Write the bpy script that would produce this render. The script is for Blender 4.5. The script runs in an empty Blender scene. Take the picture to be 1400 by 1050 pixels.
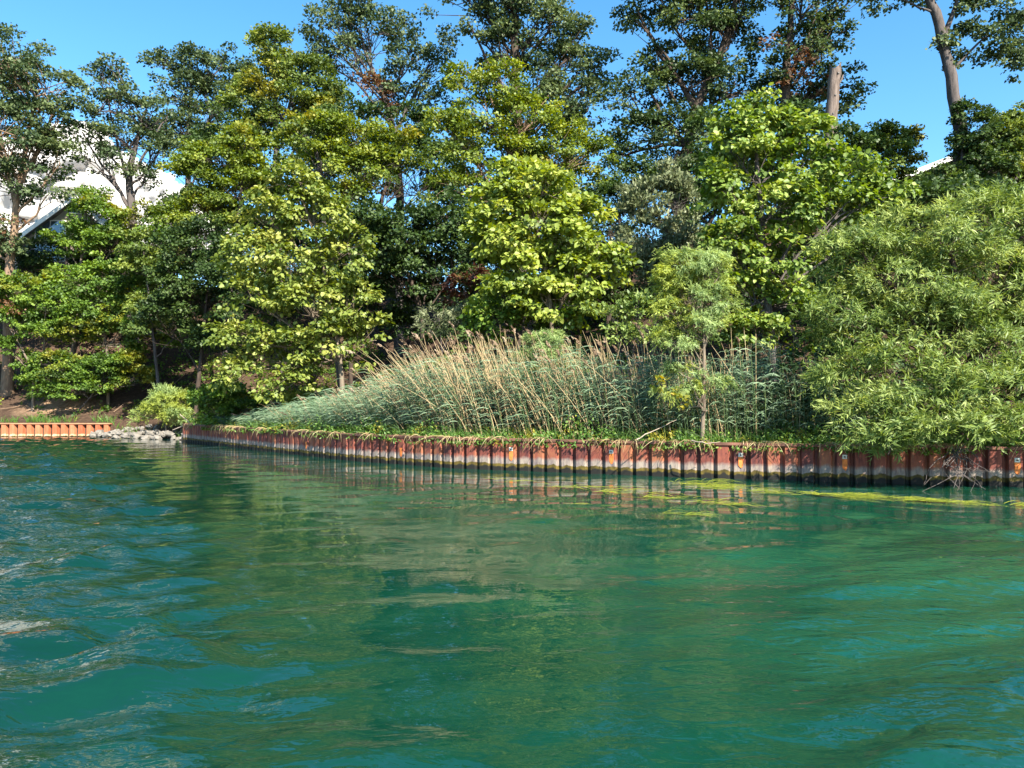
import bpy, bmesh, math, random
import numpy as np
from mathutils import Vector, Matrix, noise

rng = np.random.default_rng(7)
random.seed(7)
S = bpy.context.scene
COL = S.collection
R = math.radians

# ---------------------------------------------------------------- camera
CAM_H = 2.1
PITCH = R(1.64)
F_PX = 1051.0
cam_d = bpy.data.cameras.new('camera')
cam = bpy.data.objects.new('camera', cam_d)
COL.objects.link(cam)
cam.location = (0, 0, CAM_H)
cam.rotation_euler = (R(90) + PITCH, 0, 0)
cam_d.sensor_width = 36.0
cam_d.lens = F_PX / 1400.0 * 36.0
cam_d.clip_start = 0.1
cam_d.clip_end = 8000
S.camera = cam

# ---------------------------------------------------------------- sky and sun
SUN_EL, SUN_AZ = R(41), R(149)          # azimuth clockwise from +Y
sun_dir = Vector((math.sin(SUN_AZ) * math.cos(SUN_EL), math.cos(SUN_AZ) * math.cos(SUN_EL), math.sin(SUN_EL)))
W = bpy.data.worlds.new('World')
S.world = W
W.use_nodes = True
wn = W.node_tree.nodes
wl = W.node_tree.links
bg = wn['Background']
sky = wn.new('ShaderNodeTexSky')
sky.sky_type = 'NISHITA'
sky.sun_disc = False
sky.sun_elevation = SUN_EL
sky.sun_rotation = SUN_AZ
sky.altitude = 200
sky.air_density = 1.0
sky.dust_density = 0.3
sky.ozone_density = 2.5
hsv = wn.new('ShaderNodeHueSaturation')
hsv.inputs['Hue'].default_value = 0.492
hsv.inputs['Saturation'].default_value = 1.26
hsv.inputs['Value'].default_value = 1.0
wl.new(sky.outputs['Color'], hsv.inputs['Color'])
wl.new(hsv.outputs['Color'], bg.inputs['Color'])
bg.inputs['Strength'].default_value = 0.094
sd = bpy.data.lights.new('sun', 'SUN')
sd.energy = 5.0
sd.angle = R(0.53)
sd.color = (1.0, 0.93, 0.79)
so = bpy.data.objects.new('sun', sd)
COL.objects.link(so)
so.location = (60, -120, 100)
so.rotation_euler = sun_dir.to_track_quat('Z', 'Y').to_euler()
S.view_settings.view_transform = 'Standard'
S.view_settings.look = 'None'
S.view_settings.exposure = 1.8
S.view_settings.gamma = 1.0
S.view_settings.use_curve_mapping = False
S.cycles.max_bounces = 8
S.cycles.diffuse_bounces = 3
S.cycles.transmission_bounces = 4

# ---------------------------------------------------------------- layout helpers
def P(px, py, Y):
    """world point that lies Y metres out and reads at photo pixel (px, py)"""
    u, v = (px - 700) / F_PX, (525 - py) / F_PX
    dy = math.cos(PITCH) - v * math.sin(PITCH)
    dz = math.sin(PITCH) + v * math.cos(PITCH)
    return np.array([u * Y / dy, Y, CAM_H + dz * Y / dy])

def M_PER_PX(Y):
    return Y / F_PX

SHORE = [(-90, 52.0), (-27.1, 52.0), (-26.0, 51.0), (-20.6, 49.0), (-19.7, 46.0), (-11.9, 36.2), (-6.3, 29.6), (-2.0, 25.9),
         (5.9, 22.3), (13.3, 19.9), (30, 15.0), (80, 4.0)]
SX = np.array([p[0] for p in SHORE]); SY = np.array([p[1] for p in SHORE])
def shore_y(x):
    return np.interp(x, SX, SY)

def shore_dist(x, y):
    x = np.asarray(x, float); y = np.asarray(y, float)
    best = np.full(np.broadcast(x, y).shape, 1e9)
    for (ax, ay), (bx, by) in zip(SHORE[:-1], SHORE[1:]):
        dx, dy = bx - ax, by - ay
        t = np.clip(((x - ax) * dx + (y - ay) * dy) / (dx * dx + dy * dy), 0, 1)
        best = np.minimum(best, np.hypot(x - ax - t * dx, y - ay - t * dy))
    return best

def vnoise(x, y, s, seed=0.0):
    """cheap smooth noise from a few rotated sines"""
    x = np.asarray(x) * s; y = np.asarray(y) * s
    return (np.sin(1.3 * x + 0.7 * y + seed) + np.sin(-0.8 * x + 1.9 * y + 2.1 * seed + 1)
            + np.sin(2.3 * x - 1.1 * y + 0.7 * seed + 4) + np.sin(3.1 * x + 2.7 * y + 1.7 * seed)) / 4

WALL_TOP = 1.02
def ground(x, y):
    x = np.asarray(x, float); y = np.asarray(y, float)
    d = shore_dist(x, y)
    s0 = np.interp(x, [-24, -19, -8, 30], [1.2, 2.0, 7.0, 9.0])
    run = np.interp(x, [-24, -19, 30], [17, 20, 22])
    H = np.interp(x, [-40, -10, 10, 40], [12.0, 12.0, 13.0, 15.5])
    t = np.clip((d - s0) / run, 0, 1)
    z = 0.98 + H * (t * (1 - 0.35 * (1 - t)) * (1 if True else 0)) * (0.85 + 0.15 * t)
    z = z + vnoise(x, y, 0.35, 2) * 0.35 * np.clip((d - 1.0) / 4, 0, 1) + vnoise(x, y, 1.6, 5) * 0.07 * np.clip(d / 1.5, 0, 1)
    # riprap gap in the seawalls: the bank slopes down to the water
    g = np.clip(1 - np.abs(x + 23.6) / 3.6, 0, 1)
    z = z - np.clip(g * 3, 0, 1) * 1.3 * np.clip(1 - d / 3.0, 0, 1)
    return z

# ---------------------------------------------------------------- object helpers
def tag(o, label=None, cat=None, group=None, kind=None):
    if label: o['label'] = label
    if cat: o['category'] = cat
    if group: o['group'] = group
    if kind: o['kind'] = kind
    return o

def empty(name, loc, label, cat, group=None):
    o = bpy.data.objects.new(name, None)
    COL.objects.link(o)
    o.location = loc
    o.empty_display_size = 0.2
    return tag(o, label, cat, group)

def link(name, me, parent=None, loc=None):
    o = bpy.data.objects.new(name, me)
    COL.objects.link(o)
    if parent is not None:
        o.parent = parent
    if loc is not None:
        o.location = loc
    return o

def np_mesh(name, V, Fc, mat, tint=None, smooth=False, mats=None, midx=None):
    """mesh out of numpy arrays; Fc is (m,k) with one k"""
    V = np.asarray(V, np.float32); Fc = np.asarray(Fc, np.int32)
    me = bpy.data.meshes.new(name)
    m, k = Fc.shape
    me.vertices.add(len(V)); me.vertices.foreach_set('co', V.ravel())
    me.loops.add(m * k); me.loops.foreach_set('vertex_index', Fc.ravel())
    me.polygons.add(m)
    me.polygons.foreach_set('loop_start', np.arange(0, m * k, k, dtype=np.int32))
    try:
        me.polygons.foreach_set('loop_total', np.full(m, k, np.int32))
    except Exception:
        pass
    if smooth:
        me.polygons.foreach_set('use_smooth', np.ones(m, bool))
    for mm in (mats or [mat]):
        me.materials.append(mm)
    if midx is not None:
        me.polygons.foreach_set('material_index', np.asarray(midx, np.int32))
    me.update(calc_edges=True)
    if tint is not None:
        a = me.attributes.new('tint', 'FLOAT', 'FACE')
        a.data.foreach_set('value', np.asarray(tint, np.float32))
    return me

def bm_mesh(name, bm, mat, smooth=False):
    me = bpy.data.meshes.new(name)
    bmesh.ops.recalc_face_normals(bm, faces=bm.faces)
    bm.to_mesh(me); bm.free()
    me.materials.append(mat)
    if smooth:
        me.polygons.foreach_set('use_smooth', np.ones(len(me.polygons), bool))
    return me

def bm_box(bm, c, s, rot=None):
    m = Matrix.Translation(c)
    if rot is not None:
        m = m @ rot
    m = m @ Matrix.Diagonal((s[0], s[1], s[2], 1))
    return bmesh.ops.create_cube(bm, size=1, matrix=m)['verts']

def norm(v):
    return v / np.maximum(np.linalg.norm(v, axis=-1, keepdims=True), 1e-9)

def tube_arrays(pts, rad, sides=7, wob=0.0):
    pts = np.asarray(pts, float); rad = np.asarray(rad, float)
    n = len(pts)
    tan = norm(np.gradient(pts, axis=0))
    ref = np.array([0.31, 0.92, 0.2]) if abs(tan[0] @ np.array([0.31, 0.92, 0.2])) < 0.93 else np.array([1.0, 0, 0])
    u = norm(np.cross(tan, ref)); w = np.cross(tan, u)
    a = np.arange(sides) / sides * 2 * np.pi
    rr = rad[:, None] * (1 + wob * rng.normal(size=(n, sides)))
    V = pts[:, None] + rr[..., None] * (np.cos(a)[None, :, None] * u[:, None] + np.sin(a)[None, :, None] * w[:, None])
    V = V.reshape(-1, 3)
    i = np.arange(n - 1)[:, None] * sides; j = np.arange(sides)[None]; j2 = (j + 1) % sides
    Fc = np.stack([i + j, i + j2, i + sides + j2, i + sides + j], -1).reshape(-1, 4)
    return V, Fc

def join_arrays(lst):
    Vs, Fs, off = [], [], 0
    for V, Fc in lst:
        Vs.append(V); Fs.append(Fc + off); off += len(V)
    return np.concatenate(Vs), np.concatenate(Fs)

def smooth_path(pts, n=12, jitter=0.0):
    pts = np.asarray(pts, float)
    t = np.linspace(0, 1, len(pts)); tt = np.linspace(0, 1, n)
    # Catmull-like: linear resample then relax
    q = np.stack([np.interp(tt, t, pts[:, k]) for k in range(3)], 1)
    for _ in range(2):
        q[1:-1] = (q[:-2] + 2 * q[1:-1] + q[2:]) / 4
    if jitter:
        q[1:-1] += rng.normal(size=(n - 2, 3)) * jitter
    return q

# ---------------------------------------------------------------- materials
def new_mat(name):
    m = bpy.data.materials.new(name)
    m.use_nodes = True
    nt = m.node_tree
    nt.nodes.clear()
    out = nt.nodes.new('ShaderNodeOutputMaterial')
    return m, nt.nodes, nt.links, out

def ramp(nodes, stops, interp='LINEAR'):
    r = nodes.new('ShaderNodeValToRGB')
    r.color_ramp.interpolation = interp
    e = r.color_ramp.elements
    while len(e) < len(stops):
        e.new(0.5)
    for k, (p, c) in enumerate(stops):
        e[k].position = p
        e[k].color = (*c, 1)
    return r

def leaf_mat(name, dark, mid, light, transl=0.35, gloss=0.025, patch=None, patch_scale=0.25, patch_amt=(0.5, 0.62)):
    """two-sided leaf: diffuse + translucent + a little sheen, tint per leaf, optional patches of another colour"""
    m, n, l, out = new_mat(name)
    at = n.new('ShaderNodeAttribute'); at.attribute_name = 'tint'
    rp = ramp(n, [(0.0, dark), (0.5, mid), (1.0, light)])
    l.new(at.outputs['Fac'], rp.inputs['Fac'])
    colr = rp.outputs['Color']
    if patch:
        geo = n.new('ShaderNodeNewGeometry')
        nz = n.new('ShaderNodeTexNoise'); nz.inputs['Scale'].default_value = patch_scale; nz.inputs['Detail'].default_value = 3
        l.new(geo.outputs['Position'], nz.inputs['Vector'])
        ad = n.new('ShaderNodeMath'); ad.operation = 'MULTIPLY_ADD'
        l.new(at.outputs['Fac'], ad.inputs[0]); ad.inputs[1].default_value = 0.12
        l.new(nz.outputs['Fac'], ad.inputs[2])
        mr = n.new('ShaderNodeMapRange'); mr.inputs['From Min'].default_value = patch_amt[0]; mr.inputs['From Max'].default_value = patch_amt[1]
        l.new(ad.outputs[0], mr.inputs['Value'])
        mx = n.new('ShaderNodeMix'); mx.data_type = 'RGBA'
        l.new(mr.outputs[0], mx.inputs['Factor'])
        l.new(colr, mx.inputs[6]); mx.inputs[7].default_value = (*patch, 1)
        colr = mx.outputs[2]
    d = n.new('ShaderNodeBsdfDiffuse'); t = n.new('ShaderNodeBsdfTranslucent')
    l.new(colr, d.inputs['Color'])
    hs = n.new('ShaderNodeHueSaturation'); hs.inputs['Hue'].default_value = 0.485; hs.inputs['Saturation'].default_value = 1.15; hs.inputs['Value'].default_value = 1.15
    l.new(colr, hs.inputs['Color']); l.new(hs.outputs['Color'], t.inputs['Color'])
    m1 = n.new('ShaderNodeMixShader'); m1.inputs[0].default_value = transl
    l.new(d.outputs[0], m1.inputs[1]); l.new(t.outputs[0], m1.inputs[2])
    g = n.new('ShaderNodeBsdfGlossy'); g.inputs['Roughness'].default_value = 0.55; g.inputs['Color'].default_value = (0.9, 0.95, 0.85, 1)
    m2 = n.new('ShaderNodeMixShader'); m2.inputs[0].default_value = gloss
    l.new(m1.outputs[0], m2.inputs[1]); l.new(g.outputs[0], m2.inputs[2])
    l.new(m2.outputs[0], out.inputs['Surface'])
    return m

def bark_mat(name, c1, c2, scale=6.0, stretch=0.18):
    m, n, l, out = new_mat(name)
    geo = n.new('ShaderNodeNewGeometry')
    mp = n.new('ShaderNodeMapping'); mp.inputs['Scale'].default_value = (1, 1, stretch)
    l.new(geo.outputs['Position'], mp.inputs['Vector'])
    nz = n.new('ShaderNodeTexNoise'); nz.inputs['Scale'].default_value = scale; nz.inputs['Detail'].default_value = 6; nz.inputs['Roughness'].default_value = 0.7
    l.new(mp.outputs[0], nz.inputs['Vector'])
    rp = ramp(n, [(0.32, c1), (0.68, c2)])
    l.new(nz.outputs['Fac'], rp.inputs['Fac'])
    b = n.new('ShaderNodeBsdfPrincipled'); b.inputs['Roughness'].default_value = 0.9
    b.inputs['Specular IOR Level'].default_value = 0.2
    l.new(rp.outputs['Color'], b.inputs['Base Color'])
    bp = n.new('ShaderNodeBump'); bp.inputs['Strength'].default_value = 0.7; bp.inputs['Distance'].default_value = 0.05
    l.new(nz.outputs['Fac'], bp.inputs['Height']); l.new(bp.outputs[0], b.inputs['Normal'])
    l.new(b.outputs[0], out.inputs['Surface'])
    return m

def plain_mat(name, col, rough=0.7, var=0.25, scale=3.0, metal=0.0, bump=0.0):
    m, n, l, out = new_mat(name)
    geo = n.new('ShaderNodeNewGeometry')
    nz = n.new('ShaderNodeTexNoise'); nz.inputs['Scale'].default_value = scale; nz.inputs['Detail'].default_value = 5
    l.new(geo.outputs['Position'], nz.inputs['Vector'])
    lo = tuple(c * (1 - var) for c in col); hi = tuple(min(1, c * (1 + var)) for c in col)
    rp = ramp(n, [(0.3, lo), (0.7, hi)])
    l.new(nz.outputs['Fac'], rp.inputs['Fac'])
    b = n.new('ShaderNodeBsdfPrincipled'); b.inputs['Roughness'].default_value = rough; b.inputs['Metallic'].default_value = metal
    l.new(rp.outputs['Color'], b.inputs['Base Color'])
    if bump:
        bp = n.new('ShaderNodeBump'); bp.inputs['Strength'].default_value = bump; bp.inputs['Distance'].default_value = 0.03
        l.new(nz.outputs['Fac'], bp.inputs['Height']); l.new(bp.outputs[0], b.inputs['Normal'])
    l.new(b.outputs[0], out.inputs['Surface'])
    return m

MT = {}
MT['oak'] = leaf_mat('oak_leaf', (0.026, 0.048, 0.018), (0.064, 0.100, 0.038), (0.135, 0.170, 0.062), 0.34)
MT['dark_oak'] = leaf_mat('dark_oak_leaf', (0.016, 0.034, 0.012), (0.040, 0.072, 0.022), (0.105, 0.14, 0.038), 0.30)
MT['mid'] = leaf_mat('mid_green_leaf', (0.042, 0.072, 0.014), (0.11, 0.16, 0.028), (0.21, 0.26, 0.05), 0.38, patch=(0.21, 0.20, 0.03), patch_amt=(0.64, 0.76))
MT['gold'] = leaf_mat('yellow_green_leaf', (0.050, 0.082, 0.012), (0.130, 0.185, 0.022), (0.25, 0.285, 0.036), 0.40, patch=(0.25, 0.21, 0.02), patch_amt=(0.66, 0.78))
MT['under'] = leaf_mat('understory_leaf', (0.035, 0.070, 0.012), (0.095, 0.175, 0.022), (0.19, 0.28, 0.035), 0.42, patch=(0.24, 0.23, 0.02), patch_amt=(0.62, 0.74))
MT['shade'] = leaf_mat('shade_leaf', (0.016, 0.036, 0.010), (0.038, 0.072, 0.016), (0.082, 0.125, 0.026), 0.32)  # darkened leaf green, shade of the gaps between trees put into the colour
MT['poplar'] = leaf_mat('broad_bright_leaf', (0.080, 0.125, 0.018), (0.21, 0.275, 0.034), (0.38, 0.42, 0.09), 0.42, gloss=0.03)
MT['poplar2'] = leaf_mat('broad_olive_leaf', (0.070, 0.110, 0.016), (0.175, 0.225, 0.034), (0.34, 0.36, 0.085), 0.40, gloss=0.03)
MT['maple'] = leaf_mat('broad_fresh_leaf', (0.055, 0.105, 0.016), (0.16, 0.24, 0.034), (0.35, 0.41, 0.10), 0.40, gloss=0.03)
MT['willow'] = leaf_mat('willow_leaf', (0.055, 0.100, 0.020), (0.160, 0.230, 0.050), (0.30, 0.36, 0.10), 0.38, gloss=0.03)
MT['sandbar'] = leaf_mat('feathery_willow_leaf', (0.12, 0.19, 0.055), (0.26, 0.36, 0.13), (0.38, 0.48, 0.20), 0.42, patch=(0.34, 0.40, 0.07), patch_scale=0.6, patch_amt=(0.5, 0.64))
MT['silver'] = leaf_mat('silver_leaf', (0.065, 0.085, 0.035), (0.14, 0.165, 0.075), (0.26, 0.28, 0.16), 0.28)
MT['yellowing'] = leaf_mat('yellowing_leaf', (0.12, 0.16, 0.03), (0.22, 0.25, 0.045), (0.36, 0.27, 0.035), 0.38)
MT['dead_leaf'] = leaf_mat('dead_leaf', (0.07, 0.035, 0.018), (0.13, 0.06, 0.028), (0.20, 0.11, 0.045), 0.25)
MT['sumac'] = leaf_mat('sumac_leaf', (0.05, 0.02, 0.014), (0.10, 0.032, 0.02), (0.09, 0.10, 0.02), 0.3)
MT['reed_leaf'] = leaf_mat('reed_leaf', (0.06, 0.11, 0.055), (0.13, 0.205, 0.115), (0.25, 0.33, 0.20), 0.32, gloss=0.03)
MT['reed_stem'] = leaf_mat('reed_stem', (0.16, 0.11, 0.055), (0.34, 0.25, 0.13), (0.50, 0.40, 0.24), 0.12, gloss=0.03)
MT['reed_green'] = leaf_mat('green_reed_stem', (0.035, 0.065, 0.025), (0.07, 0.12, 0.04), (0.15, 0.20, 0.07), 0.2, gloss=0.03)
MT['plume'] = leaf_mat('reed_plume', (0.15, 0.095, 0.06), (0.27, 0.185, 0.12), (0.40, 0.31, 0.22), 0.35, gloss=0.02)
MT['weed'] = leaf_mat('bank_weed_leaf', (0.035, 0.085, 0.014), (0.085, 0.18, 0.026), (0.18, 0.28, 0.05), 0.38, patch=(0.30, 0.27, 0.03), patch_scale=1.2, patch_amt=(0.66, 0.72))
MT['straw'] = leaf_mat('dry_grass_blade', (0.20, 0.14, 0.06), (0.34, 0.26, 0.13), (0.48, 0.39, 0.22), 0.2)
MT['float'] = leaf_mat('floating_weed_blade', (0.04, 0.07, 0.008), (0.12, 0.15, 0.010), (0.27, 0.27, 0.022), 0.15, gloss=0.05)
MT['flower'] = plain_mat('white_blossom', (0.7, 0.7, 0.62), 0.8, 0.1)
MT['bark'] = bark_mat('oak_bark', (0.036, 0.030, 0.028), (0.125, 0.105, 0.098))
MT['bark_light'] = bark_mat('pale_bark', (0.08, 0.06, 0.045), (0.22, 0.175, 0.13), 5.0)
MT['bark_dark'] = bark_mat('dark_bark', (0.030, 0.022, 0.018), (0.09, 0.065, 0.05))
MT['bark_warm'] = bark_mat('warm_bark', (0.10, 0.06, 0.04), (0.26, 0.18, 0.12))
MT['snag'] = bark_mat('weathered_wood', (0.055, 0.04, 0.034), (0.21, 0.165, 0.14), 8.0, 0.12)
MT['drift'] = bark_mat('driftwood', (0.22, 0.17, 0.13), (0.46, 0.38, 0.30), 8.0, 0.5)

# steel sheet pile: rust above, mineral band, algae line, black wet foot
def pile_mat(name, rust_a, rust_b, rust_c, pale, pale_edge, sc=1.0, dark=(0.012, 0.011, 0.009), bands=(0.48, 0.37, 0.235, 0.14), pitch=0.47):
    m, n, l, out = new_mat(name)
    tc = n.new('ShaderNodeTexCoord'); geo = n.new('ShaderNodeNewGeometry'); oi = n.new('ShaderNodeObjectInfo')
    sep = n.new('ShaderNodeSeparateXYZ'); l.new(tc.outputs['Object'], sep.inputs[0])
    nz = n.new('ShaderNodeTexNoise'); nz.inputs['Scale'].default_value = 4.0; nz.inputs['Detail'].default_value = 7; nz.inputs['Roughness'].default_value = 0.65
    mp = n.new('ShaderNodeMapping'); mp.inputs['Scale'].default_value = (2.2, 2.2, 0.55)
    l.new(geo.outputs['Position'], mp.inputs['Vector']); l.new(mp.outputs[0], nz.inputs['Vector'])
    # rust colour: per pile + streaky noise
    ad = n.new('ShaderNodeMath'); ad.operation = 'MULTIPLY_ADD'
    l.new(oi.outputs['Random'], ad.inputs[0]); ad.inputs[1].default_value = 0.42
    l.new(nz.outputs['Fac'], ad.inputs[2])
    mr = n.new('ShaderNodeMapRange'); mr.inputs['From Min'].default_value = 0.42; mr.inputs['From Max'].default_value = 1.05
    l.new(ad.outputs[0], mr.inputs['Value'])
    rust = ramp(n, [(0.0, rust_a), (0.5, rust_b), (1.0, rust_c)])
    l.new(mr.outputs[0], rust.inputs['Fac'])
    # wavy height
    n2 = n.new('ShaderNodeTexNoise'); n2.inputs['Scale'].default_value = 5.0; n2.inputs['Detail'].default_value = 4
    l.new(geo.outputs['Position'], n2.inputs['Vector'])
    wv = n.new('ShaderNodeMath'); wv.operation = 'MULTIPLY'; wv.inputs[1].default_value = 2 * math.pi / pitch
    l.new(sep.outputs[0], wv.inputs[0])
    cs = n.new('ShaderNodeMath'); cs.operation = 'COSINE'; l.new(wv.outputs[0], cs.inputs[0])
    h1 = n.new('ShaderNodeMath'); h1.operation = 'MULTIPLY_ADD'; l.new(cs.outputs[0], h1.inputs[0]); h1.inputs[1].default_value = 0.022; l.new(sep.outputs[2], h1.inputs[2])
    h2 = n.new('ShaderNodeMath'); h2.operation = 'MULTIPLY_ADD'; l.new(n2.outputs['Fac'], h2.inputs[0]); h2.inputs[1].default_value = 0.16; l.new(h1.outputs[0], h2.inputs[2])
    h3 = n.new('ShaderNodeMath'); h3.operation = 'SUBTRACT'; l.new(h2.outputs[0], h3.inputs[0]); h3.inputs[1].default_value = 0.08
    def band(lo, hi):
        q = n.new('ShaderNodeMapRange'); q.inputs['From Min'].default_value = lo; q.inputs['From Max'].default_value = hi
        l.new(h3.outputs[0], q.inputs['Value']); return q
    def mix(fac, a, b):
        x = n.new('ShaderNodeMix'); x.data_type = 'RGBA'
        l.new(fac.outputs[0], x.inputs['Factor'])
        for s_, v in ((6, a), (7, b)):
            if isinstance(v, tuple): x.inputs[s_].default_value = (*v, 1)
            else: l.new(v, x.inputs[s_])
        return x.outputs[2]
    b_rust, b_pale, b_moss, b_black = bands
    moss = ramp(n, [(0.35, (0.045, 0.032, 0.006)), (0.7, (0.14, 0.10, 0.018))]); l.new(n2.outputs['Fac'], moss.inputs['Fac'])
    palec = ramp(n, [(0.35, pale_edge), (0.65, pale)]); l.new(nz.outputs['Fac'], palec.inputs['Fac'])
    c = mix(band(b_black - 0.02, b_black + 0.02), dark, moss.outputs['Color'])
    c = mix(band(b_moss - 0.012, b_moss + 0.012), c, palec.outputs['Color'])
    c = mix(band(b_pale, b_rust), c, rust.outputs['Color'])
    b = n.new('ShaderNodeBsdfPrincipled'); b.inputs['Roughness'].default_value = 0.72; b.inputs['Specular IOR Level'].default_value = 0.3
    l.new(c, b.inputs['Base Color'])
    bp = n.new('ShaderNodeBump'); bp.inputs['Strength'].default_value = 0.5; bp.inputs['Distance'].default_value = 0.02
    l.new(nz.outputs['Fac'], bp.inputs['Height']); l.new(bp.outputs[0], b.inputs['Normal'])
    l.new(b.outputs[0], out.inputs['Surface'])
    return m
MT['pile'] = pile_mat('rusty_steel_pile', (0.080, 0.024, 0.023), (0.205, 0.058, 0.038), (0.29, 0.115, 0.052), (0.31, 0.25, 0.20), (0.13, 0.10, 0.10))
MT['pile_orange'] = pile_mat('orange_steel_pile', (0.25, 0.068, 0.030), (0.38, 0.115, 0.052), (0.44, 0.17, 0.09), (0.62, 0.42, 0.28), (0.45, 0.25, 0.14), bands=(0.22, 0.15, 0.08, 0.03), pitch=0.575)
MT['cap'] = plain_mat('rusty_cap', (0.15, 0.065, 0.042), 0.8, 0.5, 2.5, bump=0.4)
MT['cap_pale'] = plain_mat('pale_rust_cap', (0.38, 0.17, 0.09), 0.8, 0.3, 2.5)
MT['streak'] = plain_mat('orange_rust_streak', (0.62, 0.17, 0.035), 0.8, 0.3, 9.0)
MT['plate'] = plain_mat('white_plate', (0.62, 0.58, 0.52), 0.6, 0.15, 12.0)
MT['bolt'] = plain_mat('dark_bolt', (0.03, 0.025, 0.022), 0.5, 0.2, 12.0)
MT['stone'] = plain_mat('pale_stone', (0.155, 0.14, 0.122), 0.9, 0.35, 3.0, bump=0.5)

def ground_mat():
    m, n, l, out = new_mat('bank_soil')
    geo = n.new('ShaderNodeNewGeometry')
    n1 = n.new('ShaderNodeTexNoise'); n1.inputs['Scale'].default_value = 0.5; n1.inputs['Detail'].default_value = 8; n1.inputs['Roughness'].default_value = 0.65
    n2 = n.new('ShaderNodeTexNoise'); n2.inputs['Scale'].default_value = 5.0; n2.inputs['Detail'].default_value = 8; n2.inputs['Roughness'].default_value = 0.75
    l.new(geo.outputs['Position'], n1.inputs['Vector']); l.new(geo.outputs['Position'], n2.inputs['Vector'])
    soil = ramp(n, [(0.3, (0.028, 0.018, 0.013)), (0.5, (0.060, 0.038, 0.026)), (0.75, (0.12, 0.078, 0.052))])
    l.new(n2.outputs['Fac'], soil.inputs['Fac'])
    # bare eroded sandy scarp: a patch of its own on the left bank
    sep = n.new('ShaderNodeSeparateXYZ'); l.new(geo.outputs['Position'], sep.inputs[0])
    vm = n.new('ShaderNodeVectorMath'); vm.operation = 'SUBTRACT'; l.new(geo.outputs['Position'], vm.inputs[0]); vm.inputs[1].default_value = (-33.0, 55.0, 3.0)
    vs = n.new('ShaderNodeVectorMath'); vs.operation = 'MULTIPLY'; l.new(vm.outputs[0], vs.inputs[0]); vs.inputs[1].default_value = (0.26, 0.42, 0.60)
    ln = n.new('ShaderNodeVectorMath'); ln.operation = 'LENGTH'; l.new(vs.outputs[0], ln.inputs[0])
    ad = n.new('ShaderNodeMath'); ad.operation = 'MULTIPLY_ADD'; l.new(n1.outputs['Fac'], ad.inputs[0]); ad.inputs[1].default_value = 1.2; l.new(ln.outputs['Value'], ad.inputs[2])
    mr = n.new('ShaderNodeMapRange'); mr.inputs['From Min'].default_value = 1.75; mr.inputs['From Max'].default_value = 1.25
    l.new(ad.outputs[0], mr.inputs['Value'])
    sand = ramp(n, [(0.3, (0.15, 0.085, 0.05)), (0.55, (0.26, 0.17, 0.105)), (0.8, (0.34, 0.27, 0.21))]); l.new(n2.outputs['Fac'], sand.inputs['Fac'])
    mx = n.new('ShaderNodeMix'); mx.data_type = 'RGBA'
    l.new(mr.outputs[0], mx.inputs['Factor']); l.new(soil.outputs['Color'], mx.inputs[6]); l.new(sand.outputs['Color'], mx.inputs[7])
    b = n.new('ShaderNodeBsdfPrincipled'); b.inputs['Roughness'].default_value = 0.95; b.inputs['Specular IOR Level'].default_value = 0.1
    l.new(mx.outputs[2], b.inputs['Base Color'])
    bp = n.new('ShaderNodeBump'); bp.inputs['Strength'].default_value = 0.8; bp.inputs['Distance'].default_value = 0.15
    l.new(n2.outputs['Fac'], bp.inputs['Height']); l.new(bp.outputs[0], b.inputs['Normal'])
    l.new(b.outputs[0], out.inputs['Surface'])
    return m
MT['ground'] = ground_mat()

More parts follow.
